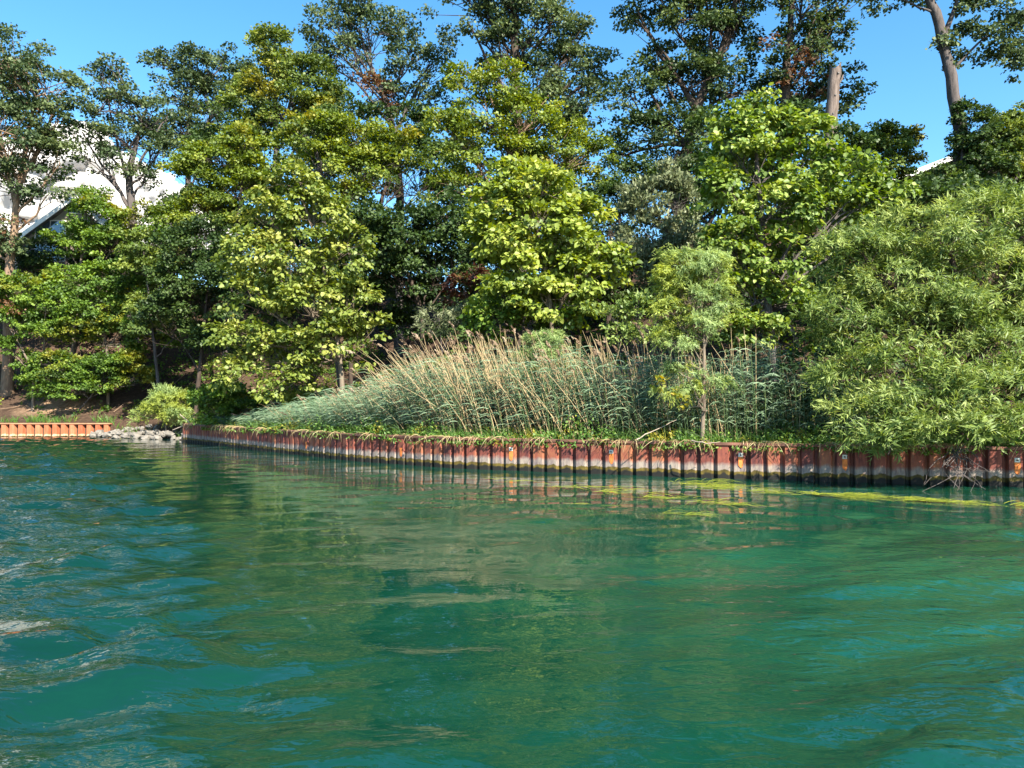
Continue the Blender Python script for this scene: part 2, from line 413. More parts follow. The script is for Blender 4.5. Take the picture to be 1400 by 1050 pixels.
def water_mat():
    m, n, l, out = new_mat('lake_water')
    geo = n.new('ShaderNodeNewGeometry')
    mp = n.new('ShaderNodeMapping'); mp.inputs['Scale'].default_value = (0.16, 0.34, 1.0); mp.inputs['Rotation'].default_value = (0, 0, R(-12))
    l.new(geo.outputs['Position'], mp.inputs['Vector'])
    n1 = n.new('ShaderNodeTexNoise'); n1.inputs['Scale'].default_value = 1.0; n1.inputs['Detail'].default_value = 6; n1.inputs['Roughness'].default_value = 0.6; n1.inputs['Distortion'].default_value = 0.6
    l.new(mp.outputs[0], n1.inputs['Vector'])
    rp = ramp(n, [(0.30, (0.0015, 0.0275, 0.0160)), (0.52, (0.0030, 0.0445, 0.0255)), (0.75, (0.0055, 0.062, 0.0330))])
    l.new(n1.outputs['Fac'], rp.inputs['Fac'])
    b = n.new('ShaderNodeBsdfPrincipled')
    b.inputs['Roughness'].default_value = 0.012; b.inputs['IOR'].default_value = 1.54
    b.inputs['Specular IOR Level'].default_value = 0.5
    # base colour blends to a darker green towards the left, weighted by this attribute
    dp = n.new('ShaderNodeAttribute'); dp.attribute_name = 'depth'
    dm = n.new('ShaderNodeMix'); dm.data_type = 'RGBA'
    l.new(dp.outputs['Fac'], dm.inputs['Factor']); l.new(rp.outputs['Color'], dm.inputs[6]); dm.inputs[7].default_value = (0.0008, 0.0115, 0.0070, 1)
    l.new(dm.outputs[2], b.inputs['Base Color'])
    # ripples: two scales of chop, strongest where the surface is ruffled
    at = n.new('ShaderNodeAttribute'); at.attribute_name = 'ripple'
    prev = None
    for sc, rot, asp, dist, dt in ((2.6, 16, 2.0, 0.046, 2), (6.0, -14, 1.8, 0.012, 2), (15.0, 20, 1.6, 0.003, 1)):
        m2 = n.new('ShaderNodeMapping'); m2.inputs['Scale'].default_value = (1.0, asp, 1.0); m2.inputs['Rotation'].default_value = (0, 0, R(rot))
        l.new(geo.outputs['Position'], m2.inputs['Vector'])
        a = n.new('ShaderNodeTexNoise'); a.inputs['Scale'].default_value = sc; a.inputs['Detail'].default_value = dt; a.inputs['Roughness'].default_value = 0.45; a.inputs['Distortion'].default_value = 0.7
        l.new(m2.outputs[0], a.inputs['Vector'])
        bp = n.new('ShaderNodeBump'); bp.inputs['Distance'].default_value = dist
        l.new(at.outputs['Fac'], bp.inputs['Strength'])
        l.new(a.outputs['Fac'], bp.inputs['Height'])
        if prev is not None: l.new(prev.outputs[0], bp.inputs['Normal'])
        prev = bp
    l.new(prev.outputs[0], b.inputs['Normal'])
    l.new(b.outputs[0], out.inputs['Surface'])
    return m
MT['water'] = water_mat()

# ================================================================ SETTING
# ---- terrain: one sheet from the shoreline over the hill and beyond
def build_terrain():
    xs = np.concatenate([np.linspace(-600, -92, 14), np.arange(-90, -45, 2.0), np.arange(-45, 26, 0.45), np.arange(26, 80, 3), np.linspace(82, 600, 12)])
    ts = np.concatenate([[0.0, 0.22, 0.24, 0.6], np.arange(1.0, 34, 0.55), np.arange(34, 80, 3.0), np.linspace(82, 900, 14)])
    X, T = np.meshgrid(xs, ts, indexing='ij')
    Y = shore_y(X) + T
    Z = ground(X, Y)
    gap = (X > -27.0) & (X < -19.9)
    Z = np.where((T < 0.23) & ~gap, -1.2, Z)
    Z = np.where((T < 0.23) & gap, -0.5, Z)
    nx, nt = X.shape
    V = np.stack([X, Y, Z], -1).reshape(-1, 3)
    i = np.arange(nx - 1)[:, None] * nt + np.arange(nt - 1)[None]
    Fc = np.stack([i, i + nt, i + nt + 1, i + 1], -1).reshape(-1, 4)
    o = link('hillside', np_mesh('hillside', V, Fc, MT['ground'], smooth=True))
    tag(o, kind='structure')
build_terrain()

# ---- lake: waves are real geometry, roughest on the open left side
def build_water():
    ys = [-14.0]
    while ys[-1] < 60:
        y = ys[-1]
        ys.append(y + (0.5 if y < 3 else 0.050 + 0.0085 * max(0, y - 3.5)))
    ys = np.array(ys)
    xs = np.concatenate([np.arange(-48, -13, 0.24), np.arange(-13, -5, 0.11), np.arange(-5, 9, 0.10), np.arange(9, 34, 0.3)])
    X, Y = np.meshgrid(xs, ys, indexing='ij')
    wr = np.random.default_rng(21)
    Z = np.zeros_like(X); Zc = np.zeros_like(X)
    # broad slow undulation + wind ripples, directions spread about one heading
    for k in range(70):
        lam = 0.34 * (1.9 / 0.34) ** wr.random()
        th = R(74) + wr.normal() * 0.62
        kx, ky = math.cos(th) * 2 * math.pi / lam, math.sin(th) * 2 * math.pi / lam
        amp = 0.0036 * lam ** 0.80 * (0.6 + 0.8 * wr.random())
        ph = wr.random() * 6.283
        sx = 0.35 * np.sin(0.31 * X + 0.23 * Y + k) + 0.3 * np.sin(-0.17 * X + 0.41 * Y + 2 * k)
        Z += amp * np.sin(kx * X + ky * Y + ph + 1.6 * sx)
    for k in range(26):
        lam = 0.45 * (3.2 / 0.45) ** wr.random()
        th = R(112) + wr.normal() * 0.35
        kx, ky = math.cos(th) * 2 * math.pi / lam, math.sin(th) * 2 * math.pi / lam
        sx = np.sin(0.27 * X - 0.2 * Y + k)
        Zc += 0.0055 * lam ** 0.8 * np.sin(kx * X + ky * Y + wr.random() * 6.283 + 1.2 * sx)
    n1 = vnoise(X, Y, 0.22, 3.0)
    left = 1 / (1 + np.exp((X + 0.55 * Y - 1.0 + 0.8 * vnoise(X, Y, 0.5, 4.4)) / 0.7))          # open water and wake on the left
    right = 1 / (1 + np.exp(-(X - 0.45 * Y + 0.9 + 0.6 * vnoise(X, Y, 0.6, 2.4)) / 0.6)) * np.clip((15 - Y) / 6, 0, 1)
    grp = np.clip(vnoise(X, Y, 0.62, 1.3) - 0.22, 0, 1) + np.clip(vnoise(X, Y, 1.1, 6.1) - 0.35, 0, 1)
    amp = 0.15 + 0.05 * n1 + 0.9 * left + 1.2 * grp * (0.4 + left + right)
    Z = Z * amp + Zc * (0.10 + 0.8 * right + 1.5 * left + 0.9 * grp)
    ripple = np.clip(0.06 + 0.72 * left + 0.75 * right + 0.6 * grp, 0, 1)
    Z *= np.clip((shore_y(X) - Y) / 6 + 0.35, 0.3, 1)
    edge = np.minimum(np.minimum((X + 48) / 3, (34 - X) / 3), (Y + 14) / 3)
    Z *= np.clip(edge, 0, 1)
    nx, ny = X.shape
    V = np.stack([X, Y, Z], -1).reshape(-1, 3)
    i = np.arange(nx - 1)[:, None] * ny + np.arange(ny - 1)[None]
    Fc = np.stack([i, i + ny, i + ny + 1, i + 1], -1).reshape(-1, 4)
    x0, x1, y0, y1 = xs[0], xs[-1], ys[0], ys[-1]
    L = 3000
    q = [(-L, -L), (L, -L), (L, y0), (-L, y0), (-L, y0), (x0, y0), (x0, y1), (-L, y1), (x1, y0), (L, y0), (L, y1), (x1, y1)]
    V2 = np.array([(a, b, 0) for a, b in q], float); F2 = np.arange(12).reshape(3, 4) + len(V)
    me = np_mesh('lake_water', np.concatenate([V, V2]), np.concatenate([Fc, F2]), MT['water'], smooth=True)
    a = me.attributes.new('ripple', 'FLOAT', 'POINT'); a.data.foreach_set('value', np.concatenate([ripple.ravel(), np.full(12, 0.3)]).astype(np.float32))
    deep = 1 / (1 + np.exp((X + 0.36 * Y - 1.6 + 1.0 * vnoise(X, Y, 0.25, 7.7)) / 2.0)) * 0.75  # weight of the darker base colour, rising towards the left
    a = me.attributes.new('depth', 'FLOAT', 'POINT'); a.data.foreach_set('value', np.concatenate([deep.ravel(), np.full(12, 0.6)]).astype(np.float32))
    o = link('lake_water', me)
    tag(o, kind='structure')
build_water()

# ---- cloud bank low behind the trees on the left
def build_cloud():
    m, n, l, out = new_mat('cloud_white')
    d = n.new('ShaderNodeBsdfDiffuse'); d.inputs['Color'].default_value = (0.62, 0.60, 0.58, 1)
    t = n.new('ShaderNodeBsdfTranslucent'); t.inputs['Color'].default_value = (0.5, 0.5, 0.53, 1)
    mx = n.new('ShaderNodeMixShader'); mx.inputs[0].default_value = 0.35
    l.new(d.outputs[0], mx.inputs[1]); l.new(t.outputs[0], mx.inputs[2]); l.new(mx.outputs[0], out.inputs['Surface'])
    blobs = [(95, 235, 62), (60, 270, 75), (150, 262, 55), (205, 278, 48), (245, 290, 40), (120, 205, 34), (20, 300, 80), (185, 310, 60), (90, 330, 80),
             (-60, 250, 90), (-150, 210, 110), (-270, 200, 130), (-420, 240, 150), (-90, 330, 90), (-250, 330, 120), (285, 330, 40), (-260, 90, 120), (-400, 40, 150), (-560, 120, 170), (-700, 20, 180), (80, 192, 22), (110, 186, 20), (140, 212, 22), (165, 226, 20), (190, 240, 18), (215, 252, 16), (238, 264, 14), (62, 208, 18), (-90, -190, 60), (-30, -230, 80), (60, -210, 55), (120, -290, 60), (-160, -300, 90), (20, -340, 70)]
    bm = bmesh.new()
    Y = 1500
    for bx, by, br in blobs:
        c = P(bx, by, Y); r = br * M_PER_PX(Y)
        g = bmesh.ops.create_icosphere(bm, subdivisions=5 if bx > 0 else 4, radius=1.0)
        off = Vector((random.random() * 50, random.random() * 50, random.random() * 50))
        for v in g['verts']:
            d_ = v.co.normalized()
            k = 1 + 0.42 * noise.fractal(d_ * 1.6 + off, 0.9, 2.1, 5) + 0.20 * noise.noise(d_ * 4 + off) + 0.12 * noise.noise(d_ * 9 + off)
            v.co = Vector(c) + Vector((d_.x * r * k, d_.y * r * k * 0.8, d_.z * r * k * 0.85))
    o = link('cloud', bm_mesh('cloud', bm, m, True))
    tag(o, kind='structure')
build_cloud()

# ================================================================ SEAWALLS
def pile_mesh(name, p, flange, depth, mat, H=1.0, z0=-0.6):
    """one trapezoid steel pile: bevelled front flange, two slanted webs, recessed pan; thickness 12 mm"""
    w = (p - flange) * 0.28
    prof = [(0.0, depth), (w * 0.15, depth), (w, 0.012), (w + 0.012, 0.0), (w + flange - 0.012, 0.0), (w + flange, 0.012), (2 * w + flange, depth), (p, depth)]
    th = 0.014
    back = [(x, y + th) for x, y in prof]
    zs = [z0, 0.12, 0.5, H]
    bm = bmesh.new()
    rings = []
    for z in zs:
        rings.append([bm.verts.new((x, y, z)) for x, y in prof + back[::-1]])
    n = len(rings[0])
    for a, b in zip(rings[:-1], rings[1:]):
        for i in range(n):
            j = (i + 1) % n
            bm.faces.new((a[i], a[j], b[j], b[i]))
    k = len(prof)
    top = rings[-1]
    for i in range(k - 1):
        bm.faces.new((top[i], top[i + 1], top[n - 2 - i], top[n - 1 - i]))
    return bm_mesh(name, bm, mat)

def seawall(root, pts, pitch, mesh, cap_mesh_fn, H, mark=None):
    k = 0
    segs = []
    for (ax, ay), (bx, by) in zip(pts[:-1], pts[1:]):
        L = math.hypot(bx - ax, by - ay); ang = math.atan2(by - ay, bx - ax)
        n = max(1, round(L / pitch))
        segs.append((ax, ay, L, ang))
        for i in range(n):
            o = link('sheet_pile', mesh, root)
            d = (i) * L / n
            o.location = (ax + math.cos(ang) * d - root.location.x, ay + math.sin(ang) * d - root.location.y + random.uniform(-0.016, 0.016), random.uniform(-0.01, 0.006))
            o.rotation_euler = (random.uniform(-0.016, 0.016), random.uniform(-0.006, 0.006), ang + random.uniform(-0.03, 0.03))
            o.scale = (L / n / pitch * 1.0, 1, 1)
            k += 1
    for ax, ay, L, ang in segs:
        n = max(1, round(L / 3.2))
        for i in range(n):
            d0, d1 = L * i / n, L * (i + 1) / n
            o = link('cap_beam', cap_mesh_fn(d1 - d0 - 0.012), root)
            o.location = (ax + math.cos(ang) * d0 - root.location.x, ay + math.sin(ang) * d0 - root.location.y, H)
            o.rotation_euler = (0, random.uniform(-0.002, 0.002), ang)

def cap_fn(mat, lip=0.05):
    def f(L):
        bm = bmesh.new()
        v = bm_box(bm, (L / 2, 0.075, 0.022), (L, 0.24, 0.04))
        bm_box(bm, (L / 2, -0.037, 0.006), (L, 0.012, 0.075))
        bmesh.ops.bevel(bm, geom=list(bm.edges), offset=0.005, segments=1, affect='EDGES')
        return bm_mesh('cap_beam', bm, mat)
    return f

# walls run left to right so that local +y points inland
wall_pts = [(-19.7, 46.0), (-11.9, 36.2), (-6.3, 29.6), (-2.0, 25.9), (5.9, 22.3), (13.3, 19.9), (20.0, 17.93)]
wall = empty('seawall', (-19.7, 46.0, 0), 'long rusty red corrugated steel seawall with pale waterline band in front of the reeds', 'seawall')
seawall(wall, wall_pts, 0.47, pile_mesh('sheet_pile', 0.47, 0.32, 0.13, MT['pile']), cap_fn(MT['cap']), 1.0)
# short return wall at the far corner, running inland
seawall(wall, [(-20.3, 49.0), (-19.72, 46.02)], 0.47, bpy.data.meshes['sheet_pile'], cap_fn(MT['cap']), 1.0)

lw = empty('seawall', (-60.0, 52.0, 0), 'short bright orange steel seawall below the bare bank on the left', 'seawall')
seawall(lw, [(-60.0, 52.0), (-27.1, 52.0)], 0.575, pile_mesh('orange_sheet_pile', 0.575, 0.29, 0.26, MT['pile_orange'], 0.9), cap_fn(MT['cap_pale']), 0.9)

# tie-rod plates: white washer plate, dark bolt, orange rust streak running down the pile
def wall_point(px):
    """point on the long seawall seen at photo column px"""
    u = (px - 700) / F_PX
    for (ax, ay), (bx, by) in zip(wall_pts[:-1], wall_pts[1:]):
        den = (bx - ax) - u * (by - ay)
        t = (u * ay - ax) / den
        if 0 <= t <= 1:
            return ax + t * (bx - ax), ay + t * (by - ay), math.atan2(by - ay, bx - ax)
bm = bmesh.new(); bm_box(bm, (0, -0.012, 0.0), (0.125, 0.02, 0.115)); bmesh.ops.bevel(bm, geom=list(bm.edges), offset=0.005, segments=1, affect='EDGES'); plate_me = bm_mesh('washer_plate', bm, MT['plate'])
bm = bmesh.new(); bmesh.ops.create_cone(bm, cap_ends=True, segments=8, radius1=0.026, radius2=0.02, depth=0.05, matrix=Matrix.Translation((0, -0.045, 0)) @ Matrix.Rotation(R(90), 4, 'X')); bolt_me = bm_mesh('bolt', bm, MT['bolt'])
bm = bmesh.new()
for zz in (0,):
    ring = [(-0.07, -0.06), (0.068, -0.06), (0.072, -0.2), (0.055, -0.33), (0.02, -0.38), (-0.03, -0.35), (-0.066, -0.3), (-0.062, -0.16)]
    f = bm.faces.new([bm.verts.new((x, -0.014, z)) for x, z in ring])
    ex = bmesh.ops.extrude_face_region(bm, geom=[f])
    for v in ex['geom']:
        if isinstance(v, bmesh.types.BMVert): v.co.y += 0.012
streak_me = bm_mesh('rust_streak', bm, MT['streak'])
for px, full in ((1012, 1), (843, 1), (690, 1), (545, 0), (418, 0), (1150, 1), (1396, 1)):
    x, y, a = wall_point(px)
    # snap to the middle of the nearest pile flange
    best = min((o for o in wall.children if o.name.startswith('sheet_pile')), key=lambda o: (o.location.x + wall.location.x + 0.235 * math.cos(o.rotation_euler.z) - x) ** 2 + (o.location.y + wall.location.y + 0.235 * math.sin(o.rotation_euler.z) - y) ** 2)
    a = best.rotation_euler.z
    lx, ly = best.location.x + 0.235 * math.cos(a), best.location.y + 0.235 * math.sin(a)
    if full:
        o = link('washer_plate', plate_me, wall, (lx, ly, 0.70)); o.rotation_euler.z = a
        link('bolt', bolt_me, o)
    s = link('rust_streak', streak_me, wall, (lx, ly, 0.70 if full else 0.66)); s.rotation_euler.z = a

# ================================================================ HOUSES
def box_part(name, c, s, mat, parent, rot=0.0):
    bm = bmesh.new(); bm_box(bm, (0, 0, 0), s)
    bmesh.ops.bevel(bm, geom=list(bm.edges), offset=min(s) * 0.06, segments=1, affect='EDGES')
    o = link(name, bm_mesh(name, bm, mat), parent, c)
    o.rotation_euler.z = rot
    return o

MT['siding'] = plain_mat('taupe_siding', (0.16, 0.12, 0.11), 0.8, 0.15, 2.0)
MT['stucco'] = plain_mat('cream_gable', (0.30, 0.27, 0.20), 0.85, 0.1, 2.0)
MT['trim'] = plain_mat('white_trim', (0.78, 0.76, 0.72), 0.6, 0.05, 2.0)
MT['roof'] = plain_mat('grey_shingle', (0.17, 0.15, 0.14), 0.9, 0.25, 6.0)
def glass_mat():
    m, n, l, out = new_mat('window_glass')
    b = n.new('ShaderNodeBsdfPrincipled'); b.inputs['Base Color'].default_value = (0.10, 0.14, 0.17, 1); b.inputs['Roughness'].default_value = 0.03
    b.inputs['Specular IOR Level'].default_value = 1.0; b.inputs['Metallic'].default_value = 0.35
    l.new(b.outputs[0], out.inputs['Surface']); return m
MT['glass'] = glass_mat()

def house(label, ridge_px, base_px, eave_px, Y, w, depth, wall_m, gable_m, trim_m, rot, windows, deck=False):
    """gabled house facing the lake; windows: (x, z, w, h) on the gable front"""
    rz = P(*ridge_px, Y)
    ez = P(*eave_px, Y)[2]
    bz = P(*base_px, Y)[2]
    root = empty('house', (rz[0], Y, bz), label, 'house')
    root.rotation_euler.z = rot
    He, Hr = ez - bz, rz[2] - bz
    bm = bmesh.new()
    bm_box(bm, (0, depth / 2, He / 2 - 1.5), (w, depth, He + 3))
    link('wall', bm_mesh('wall', bm, wall_m), root)
    bm = bmesh.new()
    fr = [bm.verts.new(v) for v in ((-w / 2, 0.003, He), (w / 2, 0.003, He), (0, 0.003, Hr - 0.05))]
    bk = [bm.verts.new(v) for v in ((-w / 2, depth, He), (w / 2, depth, He), (0, depth, Hr - 0.05))]
    bm.faces.new(fr); bm.faces.new(bk[::-1])
    for i in range(3):
        j = (i + 1) % 3
        bm.faces.new((fr[i], bk[i], bk[j], fr[j]))
    link('gable', bm_mesh('gable', bm, gable_m), root)
    sl = math.atan2(Hr - He, w / 2); run = (w / 2 + 0.7) / math.cos(sl)
    for s in (-1, 1):
        bm = bmesh.new()
        rot_m = Matrix.Rotation(s * sl, 4, 'Y')
        mid = Vector((s * (w / 2 + 0.7) / 2, depth / 2, Hr + 0.1 - math.tan(sl) * (w / 2 + 0.7) / 2))
        bm_box(bm, mid, (run, depth + 1.6, 0.16), rot_m)
        link('roof', bm_mesh('roof', bm, MT['roof']), root)
        bm = bmesh.new()
        bm_box(bm, mid + Vector((0, -depth / 2 - 0.84, -0.03)), (run, 0.07, 0.34), rot_m)
        link('fascia', bm_mesh('fascia', bm, trim_m), root)
    for x, z, ww, wh in windows:
        o = box_part('window', (x, -0.03, z), (ww + 0.2, 0.10, wh + 0.2), MT['trim'], root)
        box_part('pane', (0, -0.055, 0), (ww, 0.012, wh), MT['glass'], o)
        box_part('mullion', (0, -0.07, 0), (0.06, 0.02, wh), MT['trim'], o)
    return root
hz = P(95, 278, 66)
house('taupe house with pale gable behind the trees on the left hilltop', (104, 276), (60, 372), (30, 336), 66, 9.2, 8, MT['siding'], MT['stucco'], MT['trim'], R(8),
      [(-2.0, 1.6, 2.3, 1.3), (-2.0, 3.6, 2.3, 1.5), (1.4, 1.6, 1.8, 1.3), (1.4, 3.6, 1.8, 1.5), (0.0, 5.6, 1.2, 0.9)])
h2 = house('dark house with white roof edge half hidden in the trees on the right hilltop', (1335, 206), (1270, 330), (1205, 250), 56, 12.5, 9, MT['bark_dark'], MT['bark_dark'], MT['trim'], R(-4),
      [(-3.2, 2.4, 1.8, 1.4), (-0.6, 2.4, 1.8, 1.4), (2.6, 2.4, 1.8, 1.4)])
for xx in (-3.0, 3.0):
    box_part('porch_post', (xx, -0.72, 1.7), (0.18, 0.18, 5.2), MT['trim'], h2)

# ================================================================ FOLIAGE
def leaf_template(kind):
    # (side, axis, normal) coordinates in units of leaf length; quads
    if kind == 'broad':
        V = np.array([(0, 0, 0), (0.40, 0.22, 0.07), (0.30, 0.66, 0.06), (0, 1.0, -0.06), (-0.30, 0.66, 0.06), (-0.40, 0.22, 0.07)])
        Fc = np.array([(0, 1, 2, 3), (0, 3, 4, 5)])
    elif kind == 'small':
        V = np.array([(0, 0, 0), (0.42, 0.45, 0.10), (0, 1.0, -0.05), (-0.42, 0.45, 0.10)])
        Fc = np.array([(0, 1, 2, 3)])
    elif kind == 'oval':
        V = np.array([(0, 0, 0), (0.27, 0.45, 0.08), (0, 1.0, -0.05), (-0.27, 0.45, 0.08)])
        Fc = np.array([(0, 1, 2, 3)])
    elif kind == 'narrow':
        V = np.array([(0, 0, 0), (0.085, 0.40, 0.02), (0, 1.0, -0.14), (-0.085, 0.40, 0.02)])
        Fc = np.array([(0, 1, 2, 3)])
    return V, Fc

def leaves_mesh(name, pos, axis, nrm, size, kind, mat, tint):
    T, TF = leaf_template(kind)
    axis = norm(axis)
    nrm = nrm - (nrm * axis).sum(-1, keepdims=True) * axis
    nrm = norm(nrm)
    side = np.cross(axis, nrm)
    n = len(pos)
    V = pos[:, None] + size[:, None, None] * (T[None, :, 0:1] * side[:, None] + T[None, :, 1:2] * axis[:, None] + T[None, :, 2:3] * nrm[:, None])
    Fc = (np.arange(n)[:, None, None] * len(T) + TF[None]).reshape(-1, TF.shape[1])
    return np_mesh(name, V.reshape(-1, 3), Fc, mat, tint=np.repeat(tint, len(TF)))

def sphere(n):
    return norm(rng.normal(size=(n, 3)))

def sub_clumps(clumps, sub, density):
    """clumps (k,6): centre + radii. returns clump-let centres, radii, outward directions"""
    cs, rs, ds, own = [], [], [], []
    for ci, (c, r) in enumerate(clumps):
        area = (r[0] * r[1] + r[1] * r[2] + r[0] * r[2]) / 3 * 12.6
        n = max(5, int(area / (sub * sub * 3.2) * density))
        d = sphere(n)
        d[:, 2] = np.where(d[:, 2] < -0.55, -d[:, 2], d[:, 2])
        k = 0.50 + 0.50 * rng.random(n) ** 0.55
        k = np.where(rng.random(n) < 0.24, k * rng.uniform(1.05, 1.34, n), k)
        cs.append(c + d * r * k[:, None]); ds.append(d); rs.append(sub * rng.uniform(0.65, 1.35, n)); own.append(np.full(n, ci))
    return np.concatenate(cs), np.concatenate(rs), np.concatenate(ds), np.concatenate(own)

def foliage(clumps, sub, density, per, leaf, kind, droop=0.4, flat=0.62, upb=0.45):
    """returns pos, axis, normal, size, tint, and clump-let centres"""
    c, r, d, own = sub_clumps(clumps, sub, density)
    n = len(c)
    cnt = np.maximum(3, (per * (r / sub) ** 2 * rng.uniform(0.7, 1.3, n)).astype(int))
    idx = np.repeat(np.arange(n), cnt)
    N = len(idx)
    s = sphere(N)
    s[:, 2] = np.where(s[:, 2] < -0.2, -s[:, 2] * 0.7, s[:, 2])
    # push clump-lets towards their outward side, flattened into sprays
    rad = rng.random(N) ** 0.45
    off = s * (r[idx] * rad)[:, None]
    off[:, 2] *= flat
    pos = c[idx] + off
    out = d[idx]
    nrm = 0.6 * s + 0.55 * out + np.array([0, 0, upb]) + rng.normal(size=(N, 3)) * 0.42
    ax = 0.7 * out + 0.5 * s + np.array([0, 0, -droop]) + rng.normal(size=(N, 3)) * 0.55
    size = leaf * rng.uniform(0.5, 1.45, N)
    ctint = rng.normal(0.5, 0.22, n)
    tint = np.clip(ctint[idx] + rng.normal(0, 0.17, N), 0, 1)
    return pos, ax, nrm, size, tint, (c, own)

def rosettes(clumps, sub, density, per, leaf, leaves_per, droop=0.25, flat=0.7):
    """narrow leaves gathered in sprigs at shoot tips (willows)"""
    pos, ax, nrm, size, tint, cc = foliage(clumps, sub, density, per, 1.0, 'narrow', droop=0.1, flat=flat, upb=0.3)
    tip_dir = norm(ax + np.array([0, 0, 0.25]))
    n = len(pos)
    idx = np.repeat(np.arange(n), leaves_per)
    N = len(idx)
    t = np.tile(np.linspace(0, 1, leaves_per), n)
    td = tip_dir[idx]
    rad = sphere(N); rad = norm(rad - (rad * td).sum(-1, keepdims=True) * td)
    L = leaf * 1.5
    p = pos[idx] + td * (t * L)[:, None] - np.array([0, 0, 1.0]) * (droop * t ** 2 * L)[:, None]
    spread = (1.15 - 0.75 * t)[:, None]
    a = td * (1.1 - spread * 0.5) + rad * spread + np.array([0, 0, -droop])
    nr = np.cross(a, rng.normal(size=(N, 3)) * 0.4 + np.cross(td, rad)) + np.array([0, 0, 0.5])
    sz = leaf * rng.uniform(0.7, 1.25, N) * (1 - 0.35 * t)
    tn = np.clip(tint[idx] + 0.12 * (t - 0.5) + rng.normal(0, 0.10, N), 0, 1)
    return p, a, nr, sz, tn, cc, (pos, tip_dir, tint)

def local_mesh_shift(me, loc):
    me.transform(Matrix.Translation(-Vector(loc)))
    return me

